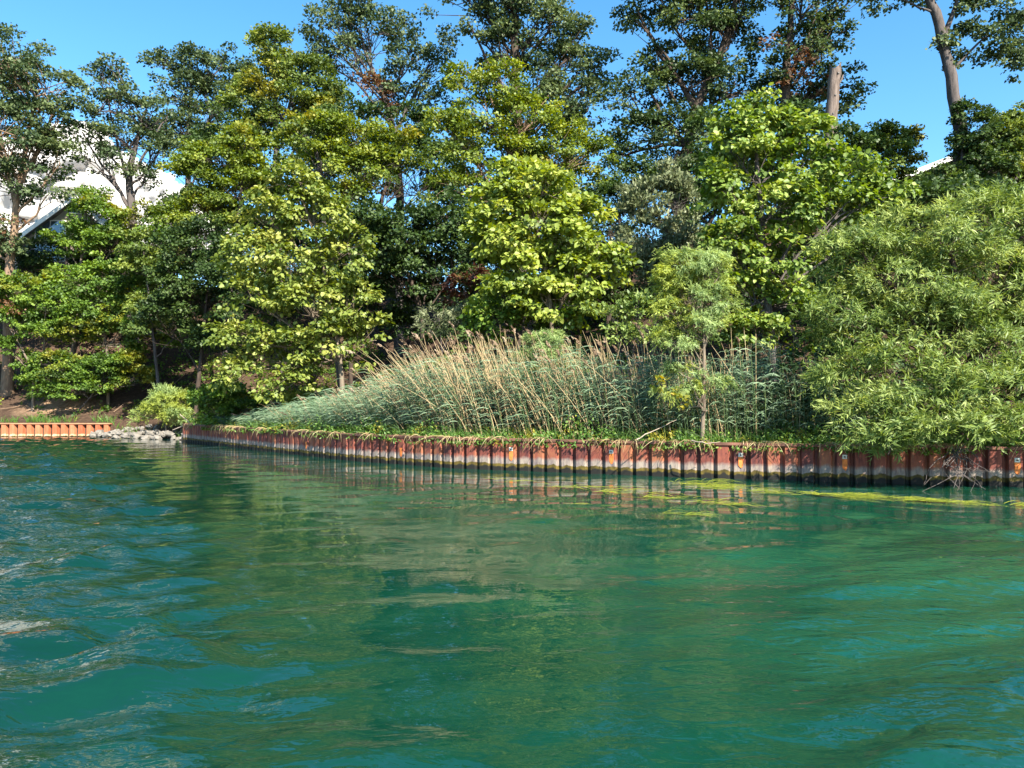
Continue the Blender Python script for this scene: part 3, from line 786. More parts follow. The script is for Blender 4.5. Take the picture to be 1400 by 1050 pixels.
LEAF_ONE = {}
def tree(name, label, cat, base, Y, clumps, mat, kind='small', leaf=0.3, sub=0.9, density=1.0, per=60, trunk=None, r0=0.25, bark='bark',
         group=None, droop=0.4, flat=0.80, mode='leaf', singles=0, limbs=True, leaves_per=12, twigs=True, dead=None, bz=None, extra_limbs=(), thick=1.0, upb=0.45,
         trunk_top_r=0.25, multi=0):
    if mode == 'leaf' and kind == 'small':
        per = per * 2.1; leaf = leaf * 0.72
    bx = (base - 700) / F_PX * Y
    gz = float(ground(bx, Y)) if bz is None else bz
    root = empty(name, (bx, Y, gz), label, cat, group)
    loc = np.array([bx, Y, gz])
    ell = []
    for cl in clumps:
        px, py, rx, ry = cl[:4]
        dY = cl[4] if len(cl) > 4 else 0.0
        if kind in ('small', 'broad') and mode == 'leaf':
            ry = max(ry, (0.5 if group == 'small trees on the left bank' else 0.78) * rx)
        yy = Y + dY
        c = P(px, py, yy); k = M_PER_PX(yy)
        ell.append((c, np.array([rx * k, (rx + ry) * 0.5 * k * 0.9 * thick, ry * k])))
    if mode == 'leaf':
        pos, ax, nr, sz, tn, (cc, own) = foliage(ell, sub, density, per, leaf, kind, droop, flat, upb)
    else:
        pos, ax, nr, sz, tn, (cc, own), sprig = rosettes(ell, sub, density, per, leaf, leaves_per, droop, flat)
        kind = 'narrow'
    keep = pos[:, 2] > np.maximum(ground(pos[:, 0], pos[:, 1]) + 0.05, 0.12) if mode == 'leaf' else pos[:, 2] > 0.08
    mask = keep.copy()
    if mode == 'leaf' and singles:
        # the largest-looking leaves (on the lake side, outermost) are leaves of their own
        cand = np.where(keep)[0]
        order = cand[np.argsort(pos[cand, 1] - sz[cand] * 8)][:singles]
        mask[order] = False
        key = (mat, kind)
        if key not in LEAF_ONE:
            LEAF_ONE[key] = []
            for tv in (0.3, 0.6, 0.9):
                LEAF_ONE[key].append(leaves_mesh('leaf', np.zeros((1, 3)), np.array([[0, 1.0, 0]]), np.array([[0, 0, 1.0]]), np.ones(1), kind, MT[mat], np.array([tv])))
        for q in order:
            o = link('leaf', LEAF_ONE[key][min(2, int(tn[q] * 3))], root)
            a = Vector(ax[q]).normalized(); nn = Vector(nr[q]); nn = (nn - nn.dot(a) * a).normalized(); sdv = a.cross(nn)
            M = Matrix((sdv, a, nn)).transposed().to_4x4()
            M = Matrix.Translation(Vector(pos[q] - loc)) @ M @ Matrix.Scale(sz[q], 4)
            o.matrix_local = M
    if mode != 'leaf' and singles:
        sp_pos, sp_dir, sp_t = sprig
        okk = np.where(sp_pos[:, 2] > 0.3)[0]
        order = okk[np.argsort(sp_pos[okk, 1])][:singles]
        sel = np.isin(np.repeat(np.arange(len(sp_pos)), leaves_per), order)
        mask &= ~sel
        key = ('sprig', mat, leaf)
        if key not in LEAF_ONE:
            LEAF_ONE[key] = []
            for v in range(5):
                N = leaves_per; t = np.linspace(0, 1, N); td = np.tile([0, 1.0, 0.0], (N, 1)); rd = sphere(N); rd[:, 1] = 0; rd = norm(rd)
                p = td * (t * leaf * 1.5)[:, None]; spread = (1.15 - 0.75 * t)[:, None]
                a = td * (1.1 - spread * 0.5) + rd * spread
                nr1 = np.cross(a, np.cross(td, rd)) + rng.normal(size=(N, 3)) * 0.3
                LEAF_ONE[key].append(leaves_mesh('leafy_sprig', p, a, nr1, leaf * rng.uniform(0.7, 1.25, N) * (1 - 0.35 * t), 'narrow', MT[mat], np.clip(rng.normal(0.35 + 0.1 * v, 0.12, N), 0, 1)))
        for q in order:
            o = link('leafy_sprig', LEAF_ONE[key][min(4, int(sp_t[q] * 5))], root)
            a = Vector(sp_dir[q]); up = Vector((0, 0, 1)); s1 = a.cross(up).normalized(); n1 = s1.cross(a)
            o.matrix_local = Matrix.Translation(Vector(sp_pos[q] - loc)) @ Matrix((s1, a, n1)).transposed().to_4x4()
    me = leaves_mesh('crown', pos[mask] - loc, ax[mask], nr[mask], sz[mask], kind, MT[mat], tn[mask])
    tag(link('crown', me, root), kind='stuff')
    if dead:
        dm, dcl, dper = dead
        e2 = []
        for px, py, rx, ry in dcl:
            c = P(px, py, Y - 1.0); k = M_PER_PX(Y)
            e2.append((c, np.array([rx * k, rx * k, ry * k]) * 1.5))
        p2, a2, n2, s2, t2, _ = foliage(e2, sub * 0.6, 0.75, dper * 0.45, leaf * 0.95, kind if kind != 'narrow' else 'small', 0.5)
        dl = link('dead_leaves', leaves_mesh('dead_leaves', p2 - loc, a2, n2, s2, 'small', MT[dm], t2), root)
        tag(dl, 'withered reddish-brown leaf cluster' if dm == 'dead_leaf' else 'yellowing leaf cluster', kind='stuff')
    # ---- wood
    if trunk is None:
        top = max(ell, key=lambda e: e[0][2])
        tp = [loc + (0, 0, -0.3), loc + (top[0] - loc) * 0.5 + (0, 0, 0.0), top[0] + (0, 0, top[1][2] * 0.3)]
    else:
        tp = [loc + (0, 0, -0.3)] + [P(t[0], t[1], Y + (t[2] if len(t) > 2 else 0)) for t in trunk]
    path = smooth_path(tp, 16, r0 * 0.12)
    rad = np.interp(np.linspace(0, 1, 16), [0, 0.06, 0.5, 1], [r0 * 1.35, r0, r0 * 0.72, r0 * trunk_top_r])
    V, Fc = tube_arrays(path - loc, rad, 9, 0.04)
    link('trunk', np_mesh('trunk', V, Fc, MT[bark], smooth=True), root)
    starts = []
    if limbs:
        for ci, (c, r) in enumerate(ell):
            dz = np.abs(path[:, 2] - (c[2] - 1.1 * np.linalg.norm(c[:2] - path[8][:2]) - 0.4))
            k = int(np.clip(np.argmin(dz), 5, 14))
            st = path[k]
            mid = st * 0.5 + c * 0.5 + np.array([0, 0, 0.08 * np.linalg.norm(c - st)]) + rng.normal(size=3) * 0.2
            lp = smooth_path([st, mid, c + rng.normal(size=3) * r * 0.2], 9, 0.05)
            rr = np.linspace(rad[k] * 0.42, rad[k] * 0.10 + 0.010, 9)
            V, Fc = tube_arrays(lp - loc, rr, 6)
            link('limb', np_mesh('limb', V, Fc, MT[bark], smooth=True), root)
            starts.append(lp)
    for ln in extra_limbs:
        pts = [P(t[0], t[1], Y + (t[2] if len(t) > 2 else 0)) for t in ln[0]]
        lp = smooth_path(pts, 10, 0.05)
        V, Fc = tube_arrays(lp - loc, np.linspace(ln[1], ln[1] * 0.3, 10), 6)
        link('limb', np_mesh('limb', V, Fc, MT[bark], smooth=True), root)
    if twigs and starts:
        arr = []
        sel = rng.permutation(len(cc))[:min(len(cc), 260)]
        for q in sel:
            lp = starts[own[q]]
            st = lp[rng.integers(3, 9)]
            e = cc[q]
            mid = st * 0.5 + e * 0.5 + rng.normal(size=3) * 0.15 + np.array([0, 0, 0.12])
            w = max(0.010, min(0.05, r0 * 0.12))
            arr.append(tube_arrays(np.array([st, mid, e]) - loc, [w, w * 0.7, w * 0.3], 3))
        V, Fc = join_arrays(arr)
        tag(link('twigs', np_mesh('twigs', V, Fc, MT[bark]), root), kind='stuff')
    return root

BACK = 'tall trees on top of the bank'
# ---------- tall trees along the hilltop, left to right
tree('oak_tree', 'tall grey-green tree at the far left edge, trunk beside the taupe house', 'tree', 10, 58,
     [(15, 90, 55, 52), (58, 130, 46, 55), (5, 190, 62, 62, -2), (48, 225, 42, 50), (-40, 140, 60, 80), (20, 260, 46, 34), (-10, 320, 40, 28), (75, 175, 24, 40), (84, 222, 20, 22), (70, 268, 22, 16), (0, 345, 30, 20)], 'oak', 'small', 0.30, 0.85, 0.95, 46,
     trunk=[(12, 380), (18, 310), (32, 220), (48, 130)], r0=0.38, bark='bark_warm', group=BACK, dead=('dead_leaf', [(14, 312, 16, 10), (6, 425, 14, 10)], 30),
     extra_limbs=(([(30, 250), (55, 200), (75, 150)], 0.2), ([(22, 280), (0, 200), (-10, 120)], 0.22)))
tree('oak_tree', 'sparse open tree before the white cloud with forked grey limbs', 'tree', 182, 62,
     [(138, 118, 22, 30), (165, 155, 44, 34), (205, 165, 30, 30), (120, 170, 28, 26), (178, 205, 46, 28), (130, 222, 32, 20), (215, 215, 24, 26), (195, 250, 26, 22), (148, 95, 14, 14)], 'oak', 'small', 0.28, 0.7, 0.80, 34,
     trunk=[(182, 330), (180, 285), (176, 240), (186, 190), (200, 150)], r0=0.42, group=BACK,
     extra_limbs=(([(180, 290), (158, 250), (128, 210), (112, 180)], 0.16), ([(178, 260), (160, 200), (145, 120)], 0.15), ([(180, 240), (215, 180), (235, 150)], 0.13)))
tree('oak_tree', 'grey-green tree right of the cloud gap with ragged twiggy top', 'tree', 250, 66,
     [(225, 100, 26, 24), (262, 95, 24, 24), (300, 100, 28, 34), (250, 135, 42, 34), (300, 150, 40, 40), (255, 185, 42, 26), (285, 215, 44, 30), (330, 120, 30, 40)], 'oak', 'small', 0.30, 0.8, 0.95, 46,
     r0=0.36, group=BACK)
tree('maple_tree', 'broad mid-green pyramid-shaped tree left of centre on the hilltop', 'tree', 385, 60,
     [(352, 78, 20, 30), (385, 105, 34, 40), (420, 115, 38, 34), (345, 140, 36, 36), (395, 165, 56, 40), (445, 165, 34, 34), (330, 190, 34, 32), (375, 62, 18, 22), (455, 130, 20, 30)], 'mid', 'small', 0.30, 0.85, 1.1, 60,
     r0=0.4, group=BACK)
tree('oak_tree', 'tall airy tree with a reddish withered cluster left of the highest crown', 'tree', 545, 61,
     [(450, 35, 36, 36), (500, 60, 40, 40), (470, 85, 40, 32), (540, 40, 26, 26), (560, 85, 36, 40), (530, 130, 36, 34), (590, 110, 30, 36), (430, 70, 22, 20), (605, 75, 20, 24), (600, 160, 24, 30), (495, 5, 34, 18)], 'oak', 'small', 0.30, 0.75, 0.72, 36,
     trunk=[(548, 250), (540, 180), (525, 130), (505, 90), (490, 40)], r0=0.36, group=BACK, dead=('dead_leaf', [(508, 130, 22, 15), (525, 150, 12, 8)], 36),
     extra_limbs=(([(540, 180), (565, 130), (590, 90)], 0.16), ([(530, 140), (490, 100), (455, 60)], 0.15)))
tree('oak_tree', 'tallest oak in the middle with blue-green crown cut by the top edge', 'tree', 712, 56,
     [(700, 5, 60, 50), (640, -5, 50, 34), (740, 50, 52, 46), (770, 100, 44, 44), (690, 75, 40, 40), (740, 140, 46, 34), (800, 150, 30, 40), (730, -60, 70, 60), (660, 40, 36, 30), (790, 60, 26, 34), (815, 100, 22, 22), (775, 190, 34, 30)], 'oak', 'small', 0.31, 0.85, 0.90, 46,
     trunk=[(712, 260), (706, 160), (703, 80), (702, 0), (705, -60)], r0=0.46, bark='bark_dark', group=BACK,
     extra_limbs=(([(706, 150), (670, 90), (640, 30)], 0.18), ([(704, 100), (745, 50), (770, 0)], 0.17), ([(708, 190), (750, 150), (790, 100)], 0.15)))
tree('oak_tree', 'dark leaning oak with bare black limbs right of the blue sky gap', 'tree', 935, 53,
     [(890, 10, 44, 30), (940, 30, 60, 50), (985, 60, 44, 56), (900, 95, 34, 30), (950, 120, 52, 40), (865, 140, 40, 34), (1000, 130, 40, 40), (880, 190, 46, 36), (940, 190, 50, 30), (850, 215, 24, 22), (920, 235, 50, 26), (960, -50, 90, 50), (860, 25, 20, 18), (1020, 20, 30, 50)], 'dark_oak', 'small', 0.29, 0.8, 1.0, 48,
     trunk=[(935, 240), (938, 200), (952, 140), (985, 80), (1008, 0), (1015, -60)], r0=0.46, bark='bark_dark', group=BACK,
     extra_limbs=(([(952, 145), (920, 100), (890, 55), (868, 5)], 0.22), ([(938, 200), (900, 150), (880, 110)], 0.18), ([(965, 120), (975, 50), (965, 0)], 0.16)))
tree('oak_tree', 'tall dark oak with brown withered leaves beside the dead snag', 'tree', 1075, 51,
     [(1060, 5, 30, 44), (1105, 20, 46, 44), (1090, 75, 40, 36), (1130, 60, 32, 40), (1070, 110, 26, 30), (1120, 115, 30, 26), (1155, 115, 22, 22), (1150, 10, 30, 34), (1100, -60, 70, 50), (1110, 150, 40, 26), (1160, 150, 14, 18), (1060, 140, 24, 34)], 'dark_oak', 'small', 0.28, 0.75, 0.85, 42,
     trunk=[(1075, 220), (1073, 150), (1076, 80), (1082, 20), (1085, -40)], r0=0.42, bark='bark_dark', group=BACK, dead=('dead_leaf', [(1092, 84, 18, 10), (1100, 122, 20, 15), (1060, 60, 9, 8)], 40),
     extra_limbs=(([(1074, 160), (1110, 130), (1135, 100)], 0.15), ([(1075, 110), (1105, 50), (1120, 0)], 0.14)))
tree('oak_tree', 'big grey-trunked oak at the right with leaning bare trunk against the sky', 'tree', 1318, 44,
     [(1215, 8, 28, 18), (1255, -15, 36, 24), (1330, 55, 22, 20), (1360, 85, 30, 24), (1385, 55, 34, 34), (1340, 12, 36, 22), (1395, 5, 40, 30), (1300, -50, 80, 36), (1310, 85, 12, 16), (1410, 90, 24, 22), (1290, 65, 10, 12)], 'oak', 'small', 0.26, 0.6, 0.9, 40,
     trunk=[(1317, 230), (1313, 180), (1303, 120), (1291, 60), (1280, 20), (1266, -5), (1262, -50)], r0=0.42, bark='bark', group=BACK, trunk_top_r=0.5, limbs=False,
     extra_limbs=(([(1290, 55), (1305, 10), (1315, -40)], 0.17), ([(1300, 100), (1340, 55), (1390, 30)], 0.09), ([(1283, 25), (1245, 0), (1200, -10)], 0.08)))

# dead snag: broken top, knot holes, bark ridges
def snag():
    Y = 46
    bx = (1133 - 700) / F_PX * Y
    gz = float(ground(bx, Y))
    root = empty('dead_tree', (bx, Y, gz), 'dead bare trunk with snapped-off top standing above the bright tree', 'tree')
    loc = np.array([bx, Y, gz])
    path = smooth_path([loc - (0, 0, 0.3), P(1131, 250, Y), P(1134, 190, Y), P(1138, 140, Y), P(1142, 93, Y)], 22, 0.015)
    rad = np.interp(np.linspace(0, 1, 22), [0, 0.6, 1], [0.48, 0.36, 0.33])
    V, Fc = tube_arrays(path - loc, rad, 14, 0.05)
    V = V.reshape(22, 14, 3)
    V[-1, :, 2] += np.array([0.35, 0.2, -0.1, -0.25, -0.1, 0.1, 0.45, 0.6, 0.3, 0.0, -0.2, 0.05, 0.5, 0.55]) * 0.6
    link('trunk', np_mesh('trunk', V.reshape(-1, 3), Fc, MT['snag'], smooth=True), root)
    for px, py in ((1143, 103), (1139, 133), (1136, 158)):
        c = P(px, py, Y) - loc
        bm = bmesh.new(); bmesh.ops.create_cone(bm, cap_ends=True, segments=8, radius1=0.085, radius2=0.05, depth=0.12, matrix=Matrix.Translation((c[0], c[1] - 0.33, c[2])) @ Matrix.Rotation(R(90), 4, 'X'))
        link('knot_hole', bm_mesh('knot_hole', bm, MT['bolt']), root)
    V, Fc = tube_arrays(np.array([P(1144, 118, Y), P(1151, 108, Y - 0.2), P(1153, 102, Y - 0.2)]) - loc, [0.09, 0.06, 0.03], 6)
    link('branch_stub', np_mesh('branch_stub', V, Fc, MT['snag'], smooth=True), root)
snag()

# ---------- hilltop bushes on the right
HB = 'bushy trees around the hidden house on the right'
tree('bushy_tree', 'olive-green bushy tree left of the white roof edge', 'tree', 1215, 50,
     [(1180, 205, 28, 22), (1215, 198, 34, 24), (1245, 205, 22, 26), (1205, 235, 46, 22), (1232, 252, 22, 14), (1160, 225, 28, 26)], 'mid', 'small', 0.24, 0.55, 1.1, 50, r0=0.18, group=HB)
tree('bushy_tree', 'dark ivy-like bush at the foot of the grey-trunked oak', 'tree', 1310, 43,
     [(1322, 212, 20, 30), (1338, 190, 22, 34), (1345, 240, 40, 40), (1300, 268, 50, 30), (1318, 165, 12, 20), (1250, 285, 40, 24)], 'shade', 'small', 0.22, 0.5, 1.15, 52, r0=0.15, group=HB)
tree('bushy_tree', 'dark green bushy tree at the right edge beyond the oak trunk', 'tree', 1385, 45,
     [(1375, 190, 34, 30), (1400, 225, 44, 44), (1360, 225, 30, 34), (1400, 170, 22, 24), (1440, 200, 40, 50), (1380, 270, 50, 30)], 'mid', 'small', 0.23, 0.5, 1.15, 52, r0=0.2, group=HB)

# ---------- middle belt on the slope
MB_ = 'yellowing trees on the slope'
tree('maple_tree', 'golden-green tree left of the tall light olive tree', 'tree', 300, 53,
     [(300, 225, 44, 34), (335, 205, 34, 22), (265, 255, 38, 34), (320, 270, 44, 36), (350, 245, 30, 30), (280, 300, 44, 34), (240, 300, 26, 26)], 'gold', 'small', 0.26, 0.75, 1.2, 62, r0=0.22, group=MB_)
tree('maple_tree', 'yellow-green tree behind the top of the tall light olive tree', 'tree', 470, 50,
     [(430, 195, 48, 28), (480, 195, 40, 28), (445, 235, 50, 34), (505, 240, 46, 36), (540, 215, 34, 34), (470, 275, 36, 24)], 'gold', 'small', 0.26, 0.75, 1.15, 60, r0=0.25, group=MB_)
tree('maple_tree', 'yellow-green tree with pale forking limbs below the tallest oak', 'tree', 705, 47,
     [(640, 115, 34, 26), (685, 125, 40, 30), (655, 165, 46, 32), (720, 170, 48, 34), (770, 205, 46, 30), (635, 215, 44, 34), (800, 215, 30, 30), (700, 225, 46, 34), (620, 265, 40, 36), (785, 255, 40, 30), (610, 180, 26, 24)], 'gold', 'small', 0.25, 0.7, 1.0, 52,
     trunk=[(708, 330), (700, 215), (685, 170), (668, 125)], r0=0.22, bark='bark_warm', group=MB_,
     extra_limbs=(([(700, 215), (660, 240), (612, 252), (605, 245)], 0.10), ([(690, 185), (655, 160), (635, 150)], 0.09), ([(700, 205), (725, 170), (750, 130)], 0.08)))
UG = 'shaded trees on the slope behind the front row'
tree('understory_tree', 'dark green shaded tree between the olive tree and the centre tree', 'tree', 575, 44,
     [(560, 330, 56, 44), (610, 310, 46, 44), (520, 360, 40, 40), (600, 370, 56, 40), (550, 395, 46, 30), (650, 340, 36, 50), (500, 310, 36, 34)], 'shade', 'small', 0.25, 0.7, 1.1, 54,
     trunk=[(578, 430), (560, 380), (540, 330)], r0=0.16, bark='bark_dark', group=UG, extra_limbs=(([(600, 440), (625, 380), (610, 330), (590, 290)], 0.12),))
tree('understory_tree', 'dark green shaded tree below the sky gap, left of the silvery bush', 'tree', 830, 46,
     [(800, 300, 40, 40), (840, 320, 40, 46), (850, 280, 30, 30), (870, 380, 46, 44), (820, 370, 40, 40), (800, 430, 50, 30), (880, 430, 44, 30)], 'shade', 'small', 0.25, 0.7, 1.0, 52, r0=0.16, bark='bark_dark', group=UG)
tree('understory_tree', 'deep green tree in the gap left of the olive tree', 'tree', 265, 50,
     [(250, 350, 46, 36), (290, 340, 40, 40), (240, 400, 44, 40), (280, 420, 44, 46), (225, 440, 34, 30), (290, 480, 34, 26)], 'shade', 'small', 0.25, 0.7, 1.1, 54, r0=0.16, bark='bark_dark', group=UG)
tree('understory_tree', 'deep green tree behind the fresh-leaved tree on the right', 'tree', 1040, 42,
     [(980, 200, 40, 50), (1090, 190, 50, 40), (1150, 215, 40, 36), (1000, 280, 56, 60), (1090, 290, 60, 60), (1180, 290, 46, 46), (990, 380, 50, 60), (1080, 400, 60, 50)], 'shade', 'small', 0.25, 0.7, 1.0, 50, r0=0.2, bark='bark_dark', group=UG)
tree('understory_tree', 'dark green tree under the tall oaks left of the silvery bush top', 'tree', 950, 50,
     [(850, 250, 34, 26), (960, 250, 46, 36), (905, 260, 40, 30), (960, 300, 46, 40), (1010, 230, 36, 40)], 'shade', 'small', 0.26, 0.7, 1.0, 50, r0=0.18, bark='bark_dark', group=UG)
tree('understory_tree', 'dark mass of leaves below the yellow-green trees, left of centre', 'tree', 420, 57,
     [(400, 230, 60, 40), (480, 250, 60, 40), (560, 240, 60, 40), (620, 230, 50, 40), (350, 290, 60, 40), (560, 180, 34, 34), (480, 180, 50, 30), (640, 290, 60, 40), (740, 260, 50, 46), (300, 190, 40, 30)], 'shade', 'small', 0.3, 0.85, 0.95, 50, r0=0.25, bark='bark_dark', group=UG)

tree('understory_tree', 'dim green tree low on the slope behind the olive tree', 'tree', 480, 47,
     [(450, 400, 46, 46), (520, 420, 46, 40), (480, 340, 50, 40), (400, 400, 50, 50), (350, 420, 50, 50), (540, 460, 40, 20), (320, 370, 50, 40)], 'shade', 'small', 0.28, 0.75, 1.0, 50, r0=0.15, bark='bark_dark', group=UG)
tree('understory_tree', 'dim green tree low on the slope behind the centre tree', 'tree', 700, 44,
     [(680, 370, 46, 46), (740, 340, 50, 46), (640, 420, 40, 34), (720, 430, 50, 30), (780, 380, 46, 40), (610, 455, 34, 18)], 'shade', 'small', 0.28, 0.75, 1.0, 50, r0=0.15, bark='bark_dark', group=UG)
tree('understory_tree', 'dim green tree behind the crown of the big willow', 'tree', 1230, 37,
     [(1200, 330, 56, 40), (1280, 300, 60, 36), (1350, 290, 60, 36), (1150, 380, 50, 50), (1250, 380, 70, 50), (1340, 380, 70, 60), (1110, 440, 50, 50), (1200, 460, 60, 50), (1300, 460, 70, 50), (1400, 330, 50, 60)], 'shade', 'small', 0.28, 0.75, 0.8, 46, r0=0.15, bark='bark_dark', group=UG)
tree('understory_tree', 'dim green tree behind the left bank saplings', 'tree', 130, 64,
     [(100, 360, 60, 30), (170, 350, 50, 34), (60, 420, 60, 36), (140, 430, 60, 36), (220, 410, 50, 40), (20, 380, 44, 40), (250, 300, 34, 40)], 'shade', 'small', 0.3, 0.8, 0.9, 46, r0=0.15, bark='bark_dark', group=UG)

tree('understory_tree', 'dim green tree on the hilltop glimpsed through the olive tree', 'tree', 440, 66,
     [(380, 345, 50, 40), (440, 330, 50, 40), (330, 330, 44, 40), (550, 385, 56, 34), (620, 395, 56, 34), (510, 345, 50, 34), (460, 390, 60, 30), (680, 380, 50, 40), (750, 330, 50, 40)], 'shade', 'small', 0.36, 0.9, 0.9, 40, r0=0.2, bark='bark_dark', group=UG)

# ---------- left bank understory
LG = 'small trees on the left bank'
tree('understory_tree', 'fresh green tree in front of the taupe house', 'tree', 95, 60,
     [(130, 300, 44, 26), (118, 335, 32, 32), (150, 340, 44, 30), (66, 394, 34, 16), (76, 328, 16, 9), (190, 310, 40, 30), (215, 350, 36, 34), (120, 275, 30, 16)], 'under', 'small', 0.26, 0.7, 1.15, 54, r0=0.16, group=LG, bark='bark_light', flat=0.72)
tree('understory_tree', 'layered green tree below the house with thin forked stems', 'tree', 148, 56,
     [(110, 390, 46, 22), (160, 385, 46, 26), (200, 400, 44, 26), (130, 425, 50, 22), (185, 440, 46, 24), (150, 470, 44, 18), (215, 470, 34, 18)], 'under', 'small', 0.25, 0.65, 1.1, 50, trunk=[(148, 490), (140, 440), (118, 400), (108, 370)], r0=0.11, group=LG, bark='bark_light', flat=0.72)
tree('understory_tree', 'light green sapling with a slanting pale stem at the left edge', 'tree', 45, 55,
     [(30, 400, 40, 24), (70, 420, 38, 22), (20, 440, 36, 22), (60, 460, 34, 18), (-10, 410, 34, 34), (10, 480, 30, 16), (95, 445, 30, 16)], 'under', 'small', 0.25, 0.6, 1.1, 48, trunk=[(46, 508), (26, 470), (8, 440)], r0=0.10, group=LG, bark='bark_light', flat=0.72, dead=('dead_leaf', [(8, 424, 14, 8)], 30),
     extra_limbs=(([(58, 500), (61, 450), (63, 400)], 0.08),))
tree('leafy_shrub', 'low spreading green shrub above the orange seawall bank', 'shrub', 100, 54.6,
     [(80, 505, 44, 18), (130, 515, 46, 18), (60, 525, 30, 12), (165, 500, 34, 18), (110, 535, 46, 10), (185, 520, 26, 14)], 'under', 'small', 0.22, 0.5, 1.2, 46, r0=0.06, group=LG, flat=0.72)
tree('understory_tree', 'olive-tinged tree at the right end of the left bank', 'tree', 222, 54,
     [(205, 375, 40, 24), (240, 365, 34, 24), (215, 420, 40, 24), (250, 440, 30, 24), (205, 455, 30, 16), (195, 340, 34, 22)], 'mid', 'small', 0.25, 0.65, 1.15, 52, r0=0.13, group=LG, flat=0.72)

# ---------- front row: bright broad-leaved trees
FG = 'bright broad-leaved trees in the front row'
tree('poplar_tree', 'tall light olive broad-leaved tree at the left end of the seawall', 'tree', 468, 38.5,
     [(395, 265, 42, 30), (430, 300, 44, 40), (370, 310, 40, 36), (345, 350, 36, 34), (410, 360, 56, 44), (470, 350, 40, 46), (345, 410, 44, 36), (420, 430, 60, 46), (485, 420, 38, 40), (330, 470, 42, 34), (390, 490, 56, 34), (455, 480, 50, 36), (325, 520, 36, 26), (390, 535, 40, 22), (510, 460, 22, 24)], 'poplar2', 'broad', 0.205, 0.62, 1.15, 55,
     trunk=[(470, 540), (462, 470), (446, 380), (428, 310), (408, 255)], r0=0.15, bark='bark_light', group=FG, singles=220, droop=0.75, upb=0.45)
tree('poplar_tree', 'rounded lime-green broad-leaved tree in the centre above the reeds', 'tree', 757, 32.5,
     [(712, 245, 32, 28), (745, 265, 40, 30), (690, 285, 40, 34), (740, 310, 50, 36), (790, 305, 38, 34), (700, 340, 48, 34), (770, 350, 50, 34), (820, 345, 32, 26), (670, 320, 26, 30), (720, 385, 52, 26), (790, 390, 48, 28), (690, 410, 44, 18), (760, 420, 50, 18), (835, 375, 24, 20)], 'poplar', 'broad', 0.205, 0.55, 1.2, 55,
     trunk=[(757, 460), (750, 400), (738, 330), (722, 260)], r0=0.12, bark='bark_light', group=FG, singles=220, droop=0.65, upb=0.5)
tree('maple_tree', 'tall fresh-green broad-leaved tree left of the big willow', 'tree', 1060, 33.5,
     [(1030, 165, 40, 30), (1000, 195, 36, 36), (1055, 190, 44, 36), (1095, 195, 36, 36), (1030, 235, 56, 40), (1100, 240, 46, 40), (1160, 235, 36, 32), (1200, 270, 36, 28), (985, 270, 34, 46), (1060, 290, 60, 44), (1140, 290, 50, 40), (1215, 300, 26, 24), (1000, 345, 44, 46), (1070, 360, 56, 44), (1020, 410, 44, 36), (1080, 430, 50, 40), (1030, 460, 40, 30)], 'maple', 'broad', 0.205, 0.6, 1.15, 55,
     r0=0.2, bark='bark', group=FG, singles=220, droop=0.7, upb=0.5)
tree('silvery_tree', 'feathery silver-green small tree between the centre tree and the fresh-green tree', 'tree', 890, 39,
     [(920, 245, 24, 26), (880, 280, 36, 28), (930, 280, 26, 34), (860, 290, 18, 22), (890, 330, 46, 36), (930, 330, 26, 34), (880, 370, 40, 30), (915, 375, 34, 30)], 'silver', 'oval', 0.20, 0.45, 1.2, 54, r0=0.1, bark='bark', upb=0.3, droop=-0.5, flat=0.9)
# ---------- willows
tree('willow_tree', 'small feathery willow standing at the edge of the seawall', 'tree', 962, 23.0,
     [(940, 365, 34, 22), (975, 375, 28, 26), (910, 395, 26, 20), (945, 410, 42, 28), (985, 415, 24, 24), (915, 430, 26, 20), (950, 450, 40, 20), (925, 470, 30, 14), (970, 360, 20, 18),
      (930, 508, 26, 8), (972, 522, 18, 9), (918, 538, 16, 9), (950, 535, 14, 7)], 'sandbar', leaf=0.15, sub=0.26, density=1.15, per=13, mode='rosette', leaves_per=12,
     trunk=[(960, 595), (962, 540), (963, 480), (962, 440), (955, 380)], r0=0.075, bark='bark_light', droop=0.7, singles=60,
     dead=('yellowing', [(924, 552, 7, 10), (902, 528, 8, 5)], 14),
     extra_limbs=(([(963, 470), (985, 440), (995, 410)], 0.035), ([(963, 475), (940, 445), (920, 410)], 0.035), ([(962, 478), (972, 430), (975, 390)], 0.035)), bz=0.95)
